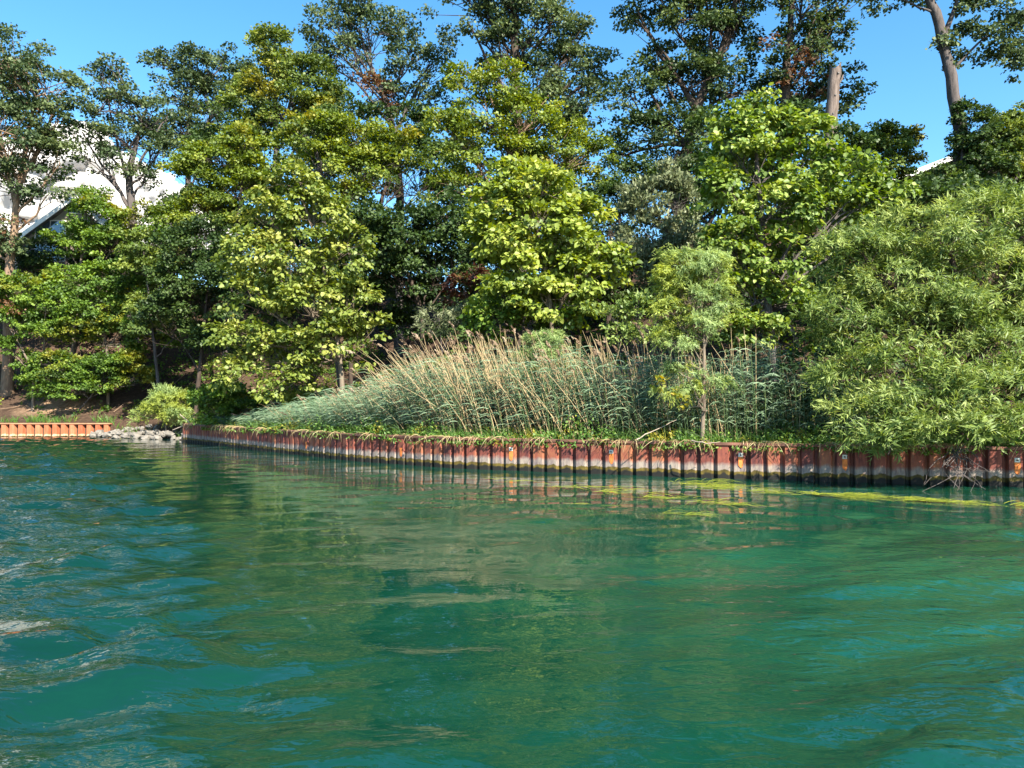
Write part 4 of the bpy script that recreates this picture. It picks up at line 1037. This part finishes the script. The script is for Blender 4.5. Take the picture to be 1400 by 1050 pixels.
tree('willow_tree', 'large bushy willow overhanging the seawall at the right edge', 'tree', 1290, 22.0,
     [(1290, 325, 90, 44), (1370, 320, 70, 50), (1190, 360, 70, 44), (1250, 390, 90, 60), (1340, 400, 90, 60), (1145, 415, 36, 30), (1170, 450, 66, 50), (1260, 470, 90, 60), (1350, 480, 80, 60), (1420, 420, 60, 90), (1180, 520, 56, 44, -1.4), (1250, 540, 70, 44, -2.3), (1340, 550, 70, 40, -2.6), (1410, 550, 60, 50, -2.4), (1190, 575, 46, 28, -2.4), (1200, 615, 30, 18, -2.8), (1280, 585, 50, 26, -3.0), (1370, 590, 50, 24, -3.0), (1230, 600, 40, 14, -2.8), (1330, 600, 50, 16, -3.2), (1420, 598, 50, 22, -3.4), (1470, 550, 60, 50, -3.4), (1395, 490, 60, 44, -1.6), (1360, 530, 60, 34, -2.0), (1430, 480, 50, 50, -1.0), (1165, 350, 34, 20), (1420, 310, 50, 36), (1480, 400, 60, 100), (1150, 520, 24, 24, -0.6)],
     'willow', leaf=0.26, sub=0.48, density=0.85, per=17, mode='rosette', leaves_per=9, r0=0.2, trunk=[(1290, 560), (1300, 480), (1310, 400), (1300, 340)], bark='bark_dark', droop=0.3, singles=280, thick=0.85, bz=0.95,
     extra_limbs=(([(1310, 610), (1250, 560), (1190, 530)], 0.09), ([(1300, 600), (1360, 570), (1400, 540)], 0.09), ([(1305, 600), (1240, 500), (1180, 430)], 0.08)))
tree('willow_shrub', 'round fluffy pale-green willow bush poking out of the reeds', 'shrub', 745, 27.5,
     [(742, 478, 24, 20), (755, 500, 22, 18), (735, 510, 18, 16), (750, 465, 16, 12)], 'sandbar', leaf=0.14, sub=0.22, density=1.3, per=14, mode='rosette', leaves_per=10, r0=0.03, bz=0.95, droop=0.5, bark='bark_light')
tree('willow_shrub', 'yellow-green willow bush on the stones between the two seawalls', 'shrub', 228, 49.6,
     [(228, 555, 22, 20), (210, 570, 20, 14), (240, 572, 16, 16), (222, 540, 12, 10), (245, 555, 10, 14)], 'sandbar', leaf=0.26, sub=0.36, density=1.3, per=14, mode='rosette', leaves_per=9, r0=0.04, bz=0.5, droop=0.2, bark='bark_light')
# ---------- shrubs along the bank
SG = 'shrubs at the edge of the bank'
tree('leafy_shrub', 'blue-green shrub at the far corner of the rusty seawall', 'shrub', 300, 42,
     [(285, 550, 24, 18), (315, 545, 26, 20), (335, 560, 28, 18), (300, 568, 30, 14)], 'under', 'small', 0.18, 0.4, 1.3, 44, r0=0.04, group=SG, bz=0.95)
tree('silvery_shrub', 'silver-leaved shoots above the left part of the reeds', 'shrub', 612, 34,
     [(600, 432, 24, 12), (625, 445, 24, 12), (590, 448, 16, 10), (640, 435, 18, 10)], 'silver', leaf=0.24, sub=0.4, density=1.0, per=9, mode='rosette', leaves_per=10, r0=0.04, droop=0.2)
tree('sumac_shrub', 'reddish sumac shrub in the shade left of the centre tree', 'shrub', 640, 38,
     [(635, 395, 22, 16), (655, 385, 18, 16), (625, 415, 18, 12)], 'sumac', 'oval', 0.22, 0.4, 1.0, 40, r0=0.04)
tree('leafy_shrub', 'grey-green shrub behind the reeds right of the centre tree', 'shrub', 855, 30,
     [(840, 440, 30, 18), (870, 430, 26, 20), (855, 465, 40, 18), (890, 465, 26, 16)], 'willow', 'oval', 0.16, 0.4, 1.2, 44, r0=0.04, group=SG)
tree('leafy_shrub', 'light green shrub under the centre tree', 'shrub', 700, 33,
     [(680, 440, 34, 14), (720, 445, 34, 14), (660, 455, 24, 12), (780, 445, 30, 14)], 'under', 'broad', 0.18, 0.4, 1.2, 26, r0=0.04, group=SG)
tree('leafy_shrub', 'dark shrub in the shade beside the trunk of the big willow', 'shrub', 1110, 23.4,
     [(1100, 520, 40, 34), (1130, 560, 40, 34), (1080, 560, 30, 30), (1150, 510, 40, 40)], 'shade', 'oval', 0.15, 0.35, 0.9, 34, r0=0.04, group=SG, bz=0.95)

# ================================================================ REEDS, WEEDS, GRASS (nobody could count them)
def strips(paths, widths, facing=None):
    """ribbons along paths (n,k,3) with widths (n,k) -> verts, quads"""
    n, k, _ = paths.shape
    tan = np.gradient(paths, axis=1)
    f = norm(rng.normal(size=(n, 1, 3)) * np.array([1, 1, 0.3])) if facing is None else facing
    side = norm(np.cross(tan, np.broadcast_to(f, tan.shape)))
    V = np.stack([paths - side * widths[..., None] / 2, paths + side * widths[..., None] / 2], 2)
    base = (np.arange(n)[:, None] * k + np.arange(k - 1)[None]) * 2
    Fc = np.stack([base, base + 1, base + 3, base + 2], -1).reshape(-1, 4)
    return V.reshape(-1, 3), Fc

def prisms(paths, radii):
    """three-sided stalks along paths"""
    n, k, _ = paths.shape
    a = np.arange(3) * 2 * np.pi / 3
    ring = np.stack([np.cos(a), np.sin(a), np.zeros(3)], 1)
    V = paths[:, :, None] + radii[..., None, None] * ring[None, None]
    i = (np.arange(n)[:, None] * k + np.arange(k - 1)[None])[..., None] * 3
    j = np.arange(3); j2 = (j + 1) % 3
    Fc = np.stack([i + j, i + j2, i + 3 + j2, i + 3 + j], -1).reshape(-1, 4)
    return V.reshape(-1, 3), Fc

def reed_height(px):
    return np.interp(px, [330, 380, 450, 520, 560, 610, 700, 800, 880, 960, 1040, 1120, 1180], [0.8, 1.5, 2.0, 2.5, 3.2, 3.9, 4.2, 3.9, 3.7, 3.8, 3.9, 3.8, 3.0])

def along_wall(n, x0, x1, t0, t1):
    x = rng.uniform(x0, x1, n); t = t0 + (t1 - t0) * rng.random(n)
    y = shore_y(x) + t * np.interp(x, [-20, -5, 0, 10], [1.8, 1.4, 1.15, 1.05])
    return x, y

def lean_at(px):
    return np.interp(px, [330, 480, 600, 700, 800, 900, 1100], [-0.75, -0.62, -0.45, -0.30, -0.22, -0.16, -0.05])

def build_reeds():
    # dry canes with plumes
    n = 3600
    x, y = along_wall(n, -14.0, 10.5, 0.9, 5.2)
    px = 700 + x / y * F_PX
    dens = np.interp(px, [330, 480, 580, 640, 800, 880, 950, 1120], [0.10, 0.25, 0.6, 1.0, 0.9, 0.5, 0.26, 0.16])
    k_ = rng.random(n) < dens
    x, y, px = x[k_], y[k_], px[k_]; n = len(x)
    clump = 0.86 + 0.16 * vnoise(x, y, 1.1, 1.0)
    h = reed_height(px) * clump * rng.uniform(0.55, 1.1, n)
    lean = lean_at(px) * rng.uniform(0.4, 1.4, n) + rng.normal(0, 0.12, n) - np.where(rng.random(n) < 0.08, 0.5, 0) + 0.14 * vnoise(x, y, 0.9, 8)
    t = np.linspace(0, 1, 5)
    base = np.stack([x, y, np.full(n, 0.9)], 1)
    paths = base[:, None] + np.stack([(lean * h)[:, None] * t ** 1.25, (rng.normal(0, 0.07, n) * h)[:, None] * t, h[:, None] * (t - 0.12 * np.abs(lean)[:, None] * t ** 2)], -1)
    V, Fc = prisms(paths, np.broadcast_to(np.array([0.016, 0.0155, 0.013, 0.011, 0.007]), (n, 5)))
    tint = np.repeat(np.clip(rng.normal(0.5, 0.22, n), 0, 1), 12)
    tag(link('dry_reeds', np_mesh('dry_reeds', V, Fc, MT['reed_stem'], tint=tint)), 'dry tan reed canes leaning left behind the seawall', 'reeds', kind='stuff')
    # plumes
    pk = rng.random(n) < 0.16
    tip = paths[pk, -1]; td = norm(paths[pk, -1] - paths[pk, -2]); m = len(tip)
    per = 15
    idx = np.repeat(np.arange(m), per)
    s = np.tile(np.linspace(0, 1, per), m)
    pos = tip[idx] + td[idx] * (s * 0.26 - 0.02)[:, None] + np.array([-0.10, 0, -0.03]) * (s ** 2)[:, None]
    ax = td[idx] + rng.normal(size=(len(idx), 3)) * 0.30 + np.array([-0.35, 0, -0.15])
    me = leaves_mesh('reed_plumes', pos, ax, rng.normal(size=(len(idx), 3)), 0.15 * (1.1 - 0.5 * s) * rng.uniform(0.7, 1.2, len(idx)), 'oval', MT['plume'], np.clip(np.repeat(rng.normal(0.5, 0.2, m), per) + rng.normal(0, 0.1, len(idx)), 0, 1))
    tag(link('reed_plumes', me), 'pinkish feathery seed plumes at the tips of the dry reeds', 'reed plumes', kind='stuff')
    # green reeds: stalk with long arching blades streaming to the left
    n = 2700
    x, y = along_wall(n, -16.5, 11.5, 0.7, 4.6)
    px = 700 + x / y * F_PX
    h = reed_height(px) * (0.80 + 0.16 * vnoise(x, y, 0.9, 7.0)) * rng.uniform(0.55, 0.98, n)
    lean = lean_at(px) * rng.uniform(0.4, 1.1, n)
    base = np.stack([x, y, np.full(n, 0.9)], 1)
    paths = base[:, None] + np.stack([(lean * h)[:, None] * t ** 1.5, (rng.normal(0, 0.05, n) * h)[:, None] * t, h[:, None] * t], -1)
    V, Fc = prisms(paths, np.broadcast_to(np.array([0.012, 0.011, 0.010, 0.008, 0.004]), (n, 5)))
    tint = np.repeat(np.clip(rng.normal(0.45, 0.2, n), 0, 1), 12)
    tag(link('green_reeds', np_mesh('green_reeds', V, Fc, MT['reed_green'], tint=tint)), 'green reed stalks standing among the dry canes', 'reeds', kind='stuff')
    nb = 9
    idx = np.repeat(np.arange(n), nb)
    s = np.tile(np.linspace(0.30, 1.0, nb), n) + rng.normal(0, 0.03, n * nb)
    s = np.clip(s, 0.2, 1)
    seg = np.clip((s * 4).astype(int), 0, 3); f = (s * 4 - seg)[:, None]
    root = paths[idx, seg] * (1 - f) + paths[idx, np.minimum(seg + 1, 4)] * f
    L = rng.uniform(0.35, 0.65, n * nb)
    pxr = px[idx]
    wind = np.interp(pxr, [330, 560, 760, 1100], [1.0, 0.9, 0.55, 0.3])
    az = rng.normal(0, 1, n * nb) * (1.5 - wind) + np.pi
    dirx = np.cos(az); diry = np.sin(az)
    tt = np.linspace(0, 1, 4)
    rise = rng.uniform(0.25, 0.7, n * nb) * (1 - 0.45 * wind)
    bp = root[:, None] + np.stack([(dirx * L)[:, None] * tt, (diry * L)[:, None] * tt, L[:, None] * (rise[:, None] * 1.6 * tt - (1.25 * rise[:, None] + 0.25) * tt ** 2)], -1)
    w = np.broadcast_to(np.array([0.022, 0.028, 0.020, 0.002]), (n * nb, 4)) * rng.uniform(0.8, 1.25, (n * nb, 1))
    up = np.stack([-dirx * 0.3, -diry * 0.3 - 0.45, np.full(n * nb, 0.9)], -1)[:, None] + rng.normal(size=(n * nb, 1, 3)) * 0.35
    V, Fc = strips(bp, w, norm(up))
    tint = np.repeat(np.clip(np.repeat(rng.normal(0.5, 0.18, n), nb) + rng.normal(0, 0.12, n * nb), 0, 1), 3)
    tag(link('reed_blades', np_mesh('reed_blades', V, Fc, MT['reed_leaf'], tint=tint)), 'long blue-green reed blades streaming left in the wind', 'reed leaves', kind='stuff')
build_reeds()

def build_weeds():
    # leafy weeds along the wall crest
    n = 1100
    x, y = along_wall(n, -18.5, 14.5, 0.30, 1.25)
    h = rng.uniform(0.10, 0.65, n) * np.clip(0.65 + 0.95 * vnoise(x, y, 0.8, 4), 0.1, 1.6)
    per = 13
    idx = np.repeat(np.arange(n), per)
    u = rng.random(n * per)
    pos = np.stack([x[idx] + rng.normal(0, 0.13, n * per), y[idx] + rng.normal(0, 0.10, n * per), 0.98 + h[idx] * (0.15 + 0.9 * u)], -1)
    over = rng.random(n)[idx] < 0.16
    pos[:, 1] = np.where(over, shore_y(pos[:, 0]) - rng.uniform(0.06, 0.16, n * per), np.maximum(pos[:, 1], shore_y(pos[:, 0]) + 0.02))
    pos[:, 2] -= over * 0.18
    ax = rng.normal(size=(n * per, 3)) + np.array([0, -0.2, 0.35])
    nr = rng.normal(size=(n * per, 3)) * 0.5 + np.array([0, -0.4, 0.8])
    me = leaves_mesh('bank_weeds', pos, ax, nr, rng.uniform(0.06, 0.14, n * per), 'oval', MT['weed'], np.clip(np.repeat(rng.normal(0.5, 0.2, n), per) + rng.normal(0, 0.12, n * per), 0, 1))
    tag(link('bank_weeds', me), 'low leafy green weeds along the top of the seawall', 'weeds', kind='stuff')
    # grass blades
    n = 4200
    x, y = along_wall(n, -19.2, 15.5, 0.26, 1.5)
    kk = vnoise(x, y, 1.0, 3.3) > -0.25
    x, y = x[kk], y[kk]; n = len(x)
    h = rng.uniform(0.2, 0.85, n)
    ln = rng.normal(-0.25, 0.35, n); ly = rng.normal(-0.12, 0.22, n)
    t = np.linspace(0, 1, 4)
    base = np.stack([x, y, np.full(n, 0.93)], 1)
    p = base[:, None] + np.stack([(ln * h)[:, None] * t ** 1.7, (ly * h)[:, None] * t ** 1.7, h[:, None] * (t - 0.35 * t ** 2)], -1)
    V, Fc = strips(p, np.broadcast_to(np.array([0.016, 0.014, 0.010, 0.001]), (n, 4)))
    me = np_mesh('bank_grass', V, Fc, MT['weed'], tint=np.repeat(np.clip(rng.normal(0.35, 0.2, n), 0, 1), 3))
    tag(link('bank_grass', me), 'green grass blades between the reeds and the seawall cap', 'grass', kind='stuff')
    # dry grass hanging over the cap
    n = 620
    x = rng.uniform(-19, 15.5, n); cl = vnoise(x, x * 0, 1.3, 2.2) > -0.15
    x = x[cl]; n = len(x)
    y = shore_y(x) + rng.uniform(0.05, 0.3, n)
    L = rng.uniform(0.3, 0.85, n)
    dx = rng.normal(-0.1, 0.6, n)
    t = np.linspace(0, 1, 6)
    out = -rng.uniform(0.25, 0.55, n)
    p = np.stack([x, y, np.full(n, 1.03)], 1)[:, None] + np.stack([(dx * L)[:, None] * t, out[:, None] * np.minimum(1, 1.6 * t) + 0 * t, L[:, None] * (0.75 * t - 1.25 * t ** 2)], -1)
    V, Fc = strips(p, np.broadcast_to(np.array([0.016, 0.018, 0.017, 0.014, 0.010, 0.002]), (n, 6)))
    me = np_mesh('hanging_grass', V, Fc, MT['straw'], tint=np.repeat(np.clip(rng.normal(0.55, 0.2, n), 0, 1), 5))
    tag(link('hanging_grass', me), 'dry straw-coloured grass strands drooping over the seawall cap', 'grass', kind='stuff')
    # undergrowth over the slope
    n = 5200
    x = rng.uniform(-44, 20, n); t_ = 2.0 + 26 * rng.random(n) ** 1.1
    y = shore_y(x) + t_
    d = vnoise(x, y, 0.55, 9)
    bare = np.exp(-(((x + 33) / 5.5) ** 2 + ((y - 55) / 2.2) ** 2))
    k = (d > -0.12) & (rng.random(n) > bare * 0.9)
    x, y = x[k], y[k]; n = len(x); z = ground(x, y)
    per = 12; idx = np.repeat(np.arange(n), per)
    r = rng.uniform(0.2, 0.6, n)
    o = sphere(n * per) * r[idx][:, None]
    pos = np.stack([x[idx] + o[:, 0], y[idx] + o[:, 1], z[idx] + 0.12 + np.abs(o[:, 2]) * 0.9], -1)
    ax = o + rng.normal(size=(n * per, 3)) * 0.3; nr = rng.normal(size=(n * per, 3)) * 0.4 + np.array([0, -0.2, 0.9])
    me = leaves_mesh('undergrowth', pos, ax, nr, rng.uniform(0.12, 0.26, n * per), 'small', MT['under'], np.clip(np.repeat(rng.normal(0.45, 0.2, n), per) + rng.normal(0, 0.12, n * per), 0, 1))
    tag(link('undergrowth', me), 'low green undergrowth scattered over the shaded slope', 'undergrowth', kind='stuff')
    # grass tufts on the strip behind the orange wall
    n = 1500
    x = rng.uniform(-46, -21, n); y = shore_y(x) + rng.uniform(0.3, 1.6, n) ** 1.2
    k = (vnoise(x, y, 0.9, 12) > -0.2); x, y = x[k], y[k]; n = len(x); z = ground(x, y)
    h = rng.uniform(0.2, 0.6, n); t = np.linspace(0, 1, 4)
    p = np.stack([x, y, z - 0.03], 1)[:, None] + np.stack([(rng.normal(0, 0.4, n) * h)[:, None] * t ** 1.6, (rng.normal(-0.1, 0.2, n) * h)[:, None] * t, h[:, None] * t], -1)
    V, Fc = strips(p, np.broadcast_to(np.array([0.05, 0.045, 0.03, 0.004]), (n, 4)))
    me = np_mesh('bank_grass', V, Fc, MT['weed'], tint=np.repeat(np.clip(rng.normal(0.45, 0.2, n), 0, 1), 3))
    tag(link('bank_grass', me), 'sparse grass tufts on the strip behind the orange seawall', 'grass', kind='stuff')
    # fallen sticks on the slope
    arr = []
    for _ in range(90):
        x = rng.uniform(-36, 8); y = float(shore_y(x)) + rng.uniform(2.5, 13)
        a = rng.uniform(0, 6.28); L = rng.uniform(0.5, 2.2)
        q = np.array([[x + math.cos(a) * L * s, y + math.sin(a) * L * s] for s in (0, 0.5, 1)])
        z = ground(q[:, 0], q[:, 1]) + 0.06 + np.array([0, 0.1, rng.uniform(0, 0.5)])
        arr.append(tube_arrays(np.column_stack([q, z]), np.array([0.04, 0.03, 0.012]), 5))
    V, Fc = join_arrays(arr)
    tag(link('fallen_sticks', np_mesh('fallen_sticks', V, Fc, MT['bark_warm'])), 'fallen grey-brown sticks lying on the slope', 'sticks', kind='stuff')
build_weeds()

# floating eel-grass streamers in front of the wall
def build_float():
    pts = []
    def line(x0, y0, x1, y1, n, sx, sy):
        u = rng.random(n)
        pts.append(np.stack([x0 + (x1 - x0) * u + rng.normal(0, sx, n), y0 + (y1 - y0) * u + rng.normal(0, sy, n)], 1))
    def wp(px, py):
        Y = CAM_H / math.tan(math.atan((py - 525) / F_PX) - PITCH)
        return (px - 700) / F_PX * Y, Y
    for a, b, n, sx, sy in (((930, 662), (1060, 674), 330, 0.2, 0.30), ((1060, 674), (1220, 683), 330, 0.2, 0.16), ((1220, 683), (1420, 694), 420, 0.2, 0.10), ((1080, 676), (1180, 680), 120, 0.2, 0.1),
                            ((745, 664), (800, 668), 110, 0.2, 0.12), ((800, 668), (880, 680), 230, 0.25, 0.30), ((880, 680), (960, 688), 130, 0.25, 0.22), ((780, 690), (810, 693), 46, 0.1, 0.08),
                            ((885, 701), (950, 706), 60, 0.1, 0.05), ((640, 655), (700, 660), 24, 0.3, 0.1), ((930, 655), (1000, 662), 70, 0.2, 0.1), ((980, 690), (1010, 692), 20, 0.1, 0.04)):
        p0, p1 = wp(*a), wp(*b)
        line(*p0, *p1, n, sx, sy)
    B = np.concatenate(pts); n = len(B)
    k = (B[:, 1] < shore_y(B[:, 0]) - 0.3) & (vnoise(B[:, 0], B[:, 1], 2.2, 1.0) + 0.5 * vnoise(B[:, 0], B[:, 1], 5.0, 3.0) > rng.uniform(-0.15, 0.75, n) - np.clip((B[:, 0] - 4) / 4, 0, 0.2))
    B = B[k]; n = len(B)
    L = rng.uniform(0.2, 0.75, n); az = rng.normal(-0.28, 0.42, n)
    t = np.linspace(0, 1, 5)
    cur = rng.normal(0, 0.25, n)
    p = np.stack([B[:, 0][:, None] + (np.cos(az) * L)[:, None] * t, B[:, 1][:, None] + (np.sin(az) * L)[:, None] * t + (cur * L)[:, None] * t ** 2,
                  np.full((n, 5), 0.0) + 0.022 + 0.03 * np.abs(rng.normal(size=(n, 1))) * np.sin(t * 3)[None]], -1)
    V, Fc = strips(p, np.broadcast_to(np.array([0.012, 0.016, 0.016, 0.013, 0.003]), (n, 5)) * rng.uniform(0.6, 1.5, (n, 1)), np.array([[[0, -0.25, 1.0]]]))
    tag(link('floating_weed', np_mesh('floating_weed', V, Fc, MT['float'], tint=np.repeat(np.clip(rng.normal(0.6, 0.25, n), 0, 1), 4))), 'yellow-green water weed streamers floating before the seawall', 'water weed', kind='stuff')
build_float()

# ---- riprap stones between the two seawalls
def build_stones():
    meshes = []
    for v in range(6):
        bm = bmesh.new()
        bmesh.ops.create_icosphere(bm, subdivisions=2, radius=0.5)
        off = Vector((v * 9.1, 3.3 * v, 1.7))
        for q in bm.verts:
            d = q.co.normalized()
            k = 1 + 0.55 * noise.noise(d * 1.5 + off) + 0.2 * noise.noise(d * 4 + off)
            q.co = Vector((d.x * k * 0.5, d.y * k * 0.42, d.z * k * 0.33))
        meshes.append(bm_mesh('stone', bm, MT['stone']))
    proto = None
    for i in range(130):
        x = rng.uniform(-28.2, -20.2); t = rng.uniform(-1.2, 1.9)
        y = float(shore_y(x)) + t
        if x < -26.6: t = rng.uniform(-0.9, -0.25); y = 52 + t
        z = max(float(ground(x, y)) if t > 0.1 else 0.05 + 0.30 * (t + 1.2), -0.05) if t < 0.3 else float(ground(x, y)) + 0.05
        if proto is None:
            o = link('riprap_stone', meshes[0]); proto = o
            tag(o, 'pale broken stone on the riprap shore between the two seawalls', 'stone', 'riprap stones between the seawalls')
        else:
            o = proto.copy(); o.data = meshes[i % 6]; COL.objects.link(o)
        o.location = (x, y, z)
        s = rng.uniform(0.22, 0.58)
        o.scale = (s, s, s)
        o.rotation_euler = (rng.uniform(-0.5, 0.5), rng.uniform(-0.5, 0.5), rng.uniform(0, 6.28))
build_stones()

# ---- driftwood at the wall corner, roots and bare stems along the wall
def stick(name, label, cat, pts, r, mat, group=None):
    loc = np.array(pts[0][0], float)
    root = empty(name, loc, label, cat, group)
    for k, p in enumerate(pts):
        q = smooth_path(p, 9, 0.012)
        V, Fc = tube_arrays(q - loc, np.linspace(r if k == 0 else r * 0.6, r * 0.3, 9), 6, 0.06)
        link('stem' if k == 0 else 'branch', np_mesh(name, V, Fc, MT[mat], smooth=True), root)
stick('driftwood', 'bleached forked branch lying at the far corner of the rusty seawall', 'branch',
      [[P(292, 584, 43.5), P(278, 580, 45.5), P(255, 580, 46.0), P(236, 588, 46.4)], [P(272, 580, 45.6), P(280, 572, 45.5), P(284, 566, 45.4)], [P(262, 580, 45.8), P(252, 572, 45.9), P(246, 566, 45.9)]], 0.07, 'drift')
stick('dead_shrub', 'tangle of bare grey twigs hanging down the seawall below the big willow', 'shrub',
      [[P(1310, 600, 19.7), P(1308, 630, 19.3), P(1312, 668, 19.2)]] + [[P(1310 + rng.uniform(-12, 12), 606 + rng.uniform(0, 18), 19.6), P(1308 + rng.uniform(-35, 35), 632 + rng.uniform(-6, 10), 19.2), P(1310 + rng.uniform(-55, 50), 655 + rng.uniform(-20, 18), 19.0)] for _ in range(16)], 0.02, 'bark')
for lab, pp in (('pale dead reed cane lying across the cap right of centre', [P(870, 601, 22.4), P(895, 588, 22.6), P(925, 574, 23)]),
                ('curved dead root hanging over the wall beside the small willow', [P(945, 602, 22.1), P(965, 607, 21.7), P(985, 604, 21.8)])):
    stick('dead_branch', lab, 'branch', [pp], 0.018, 'drift')
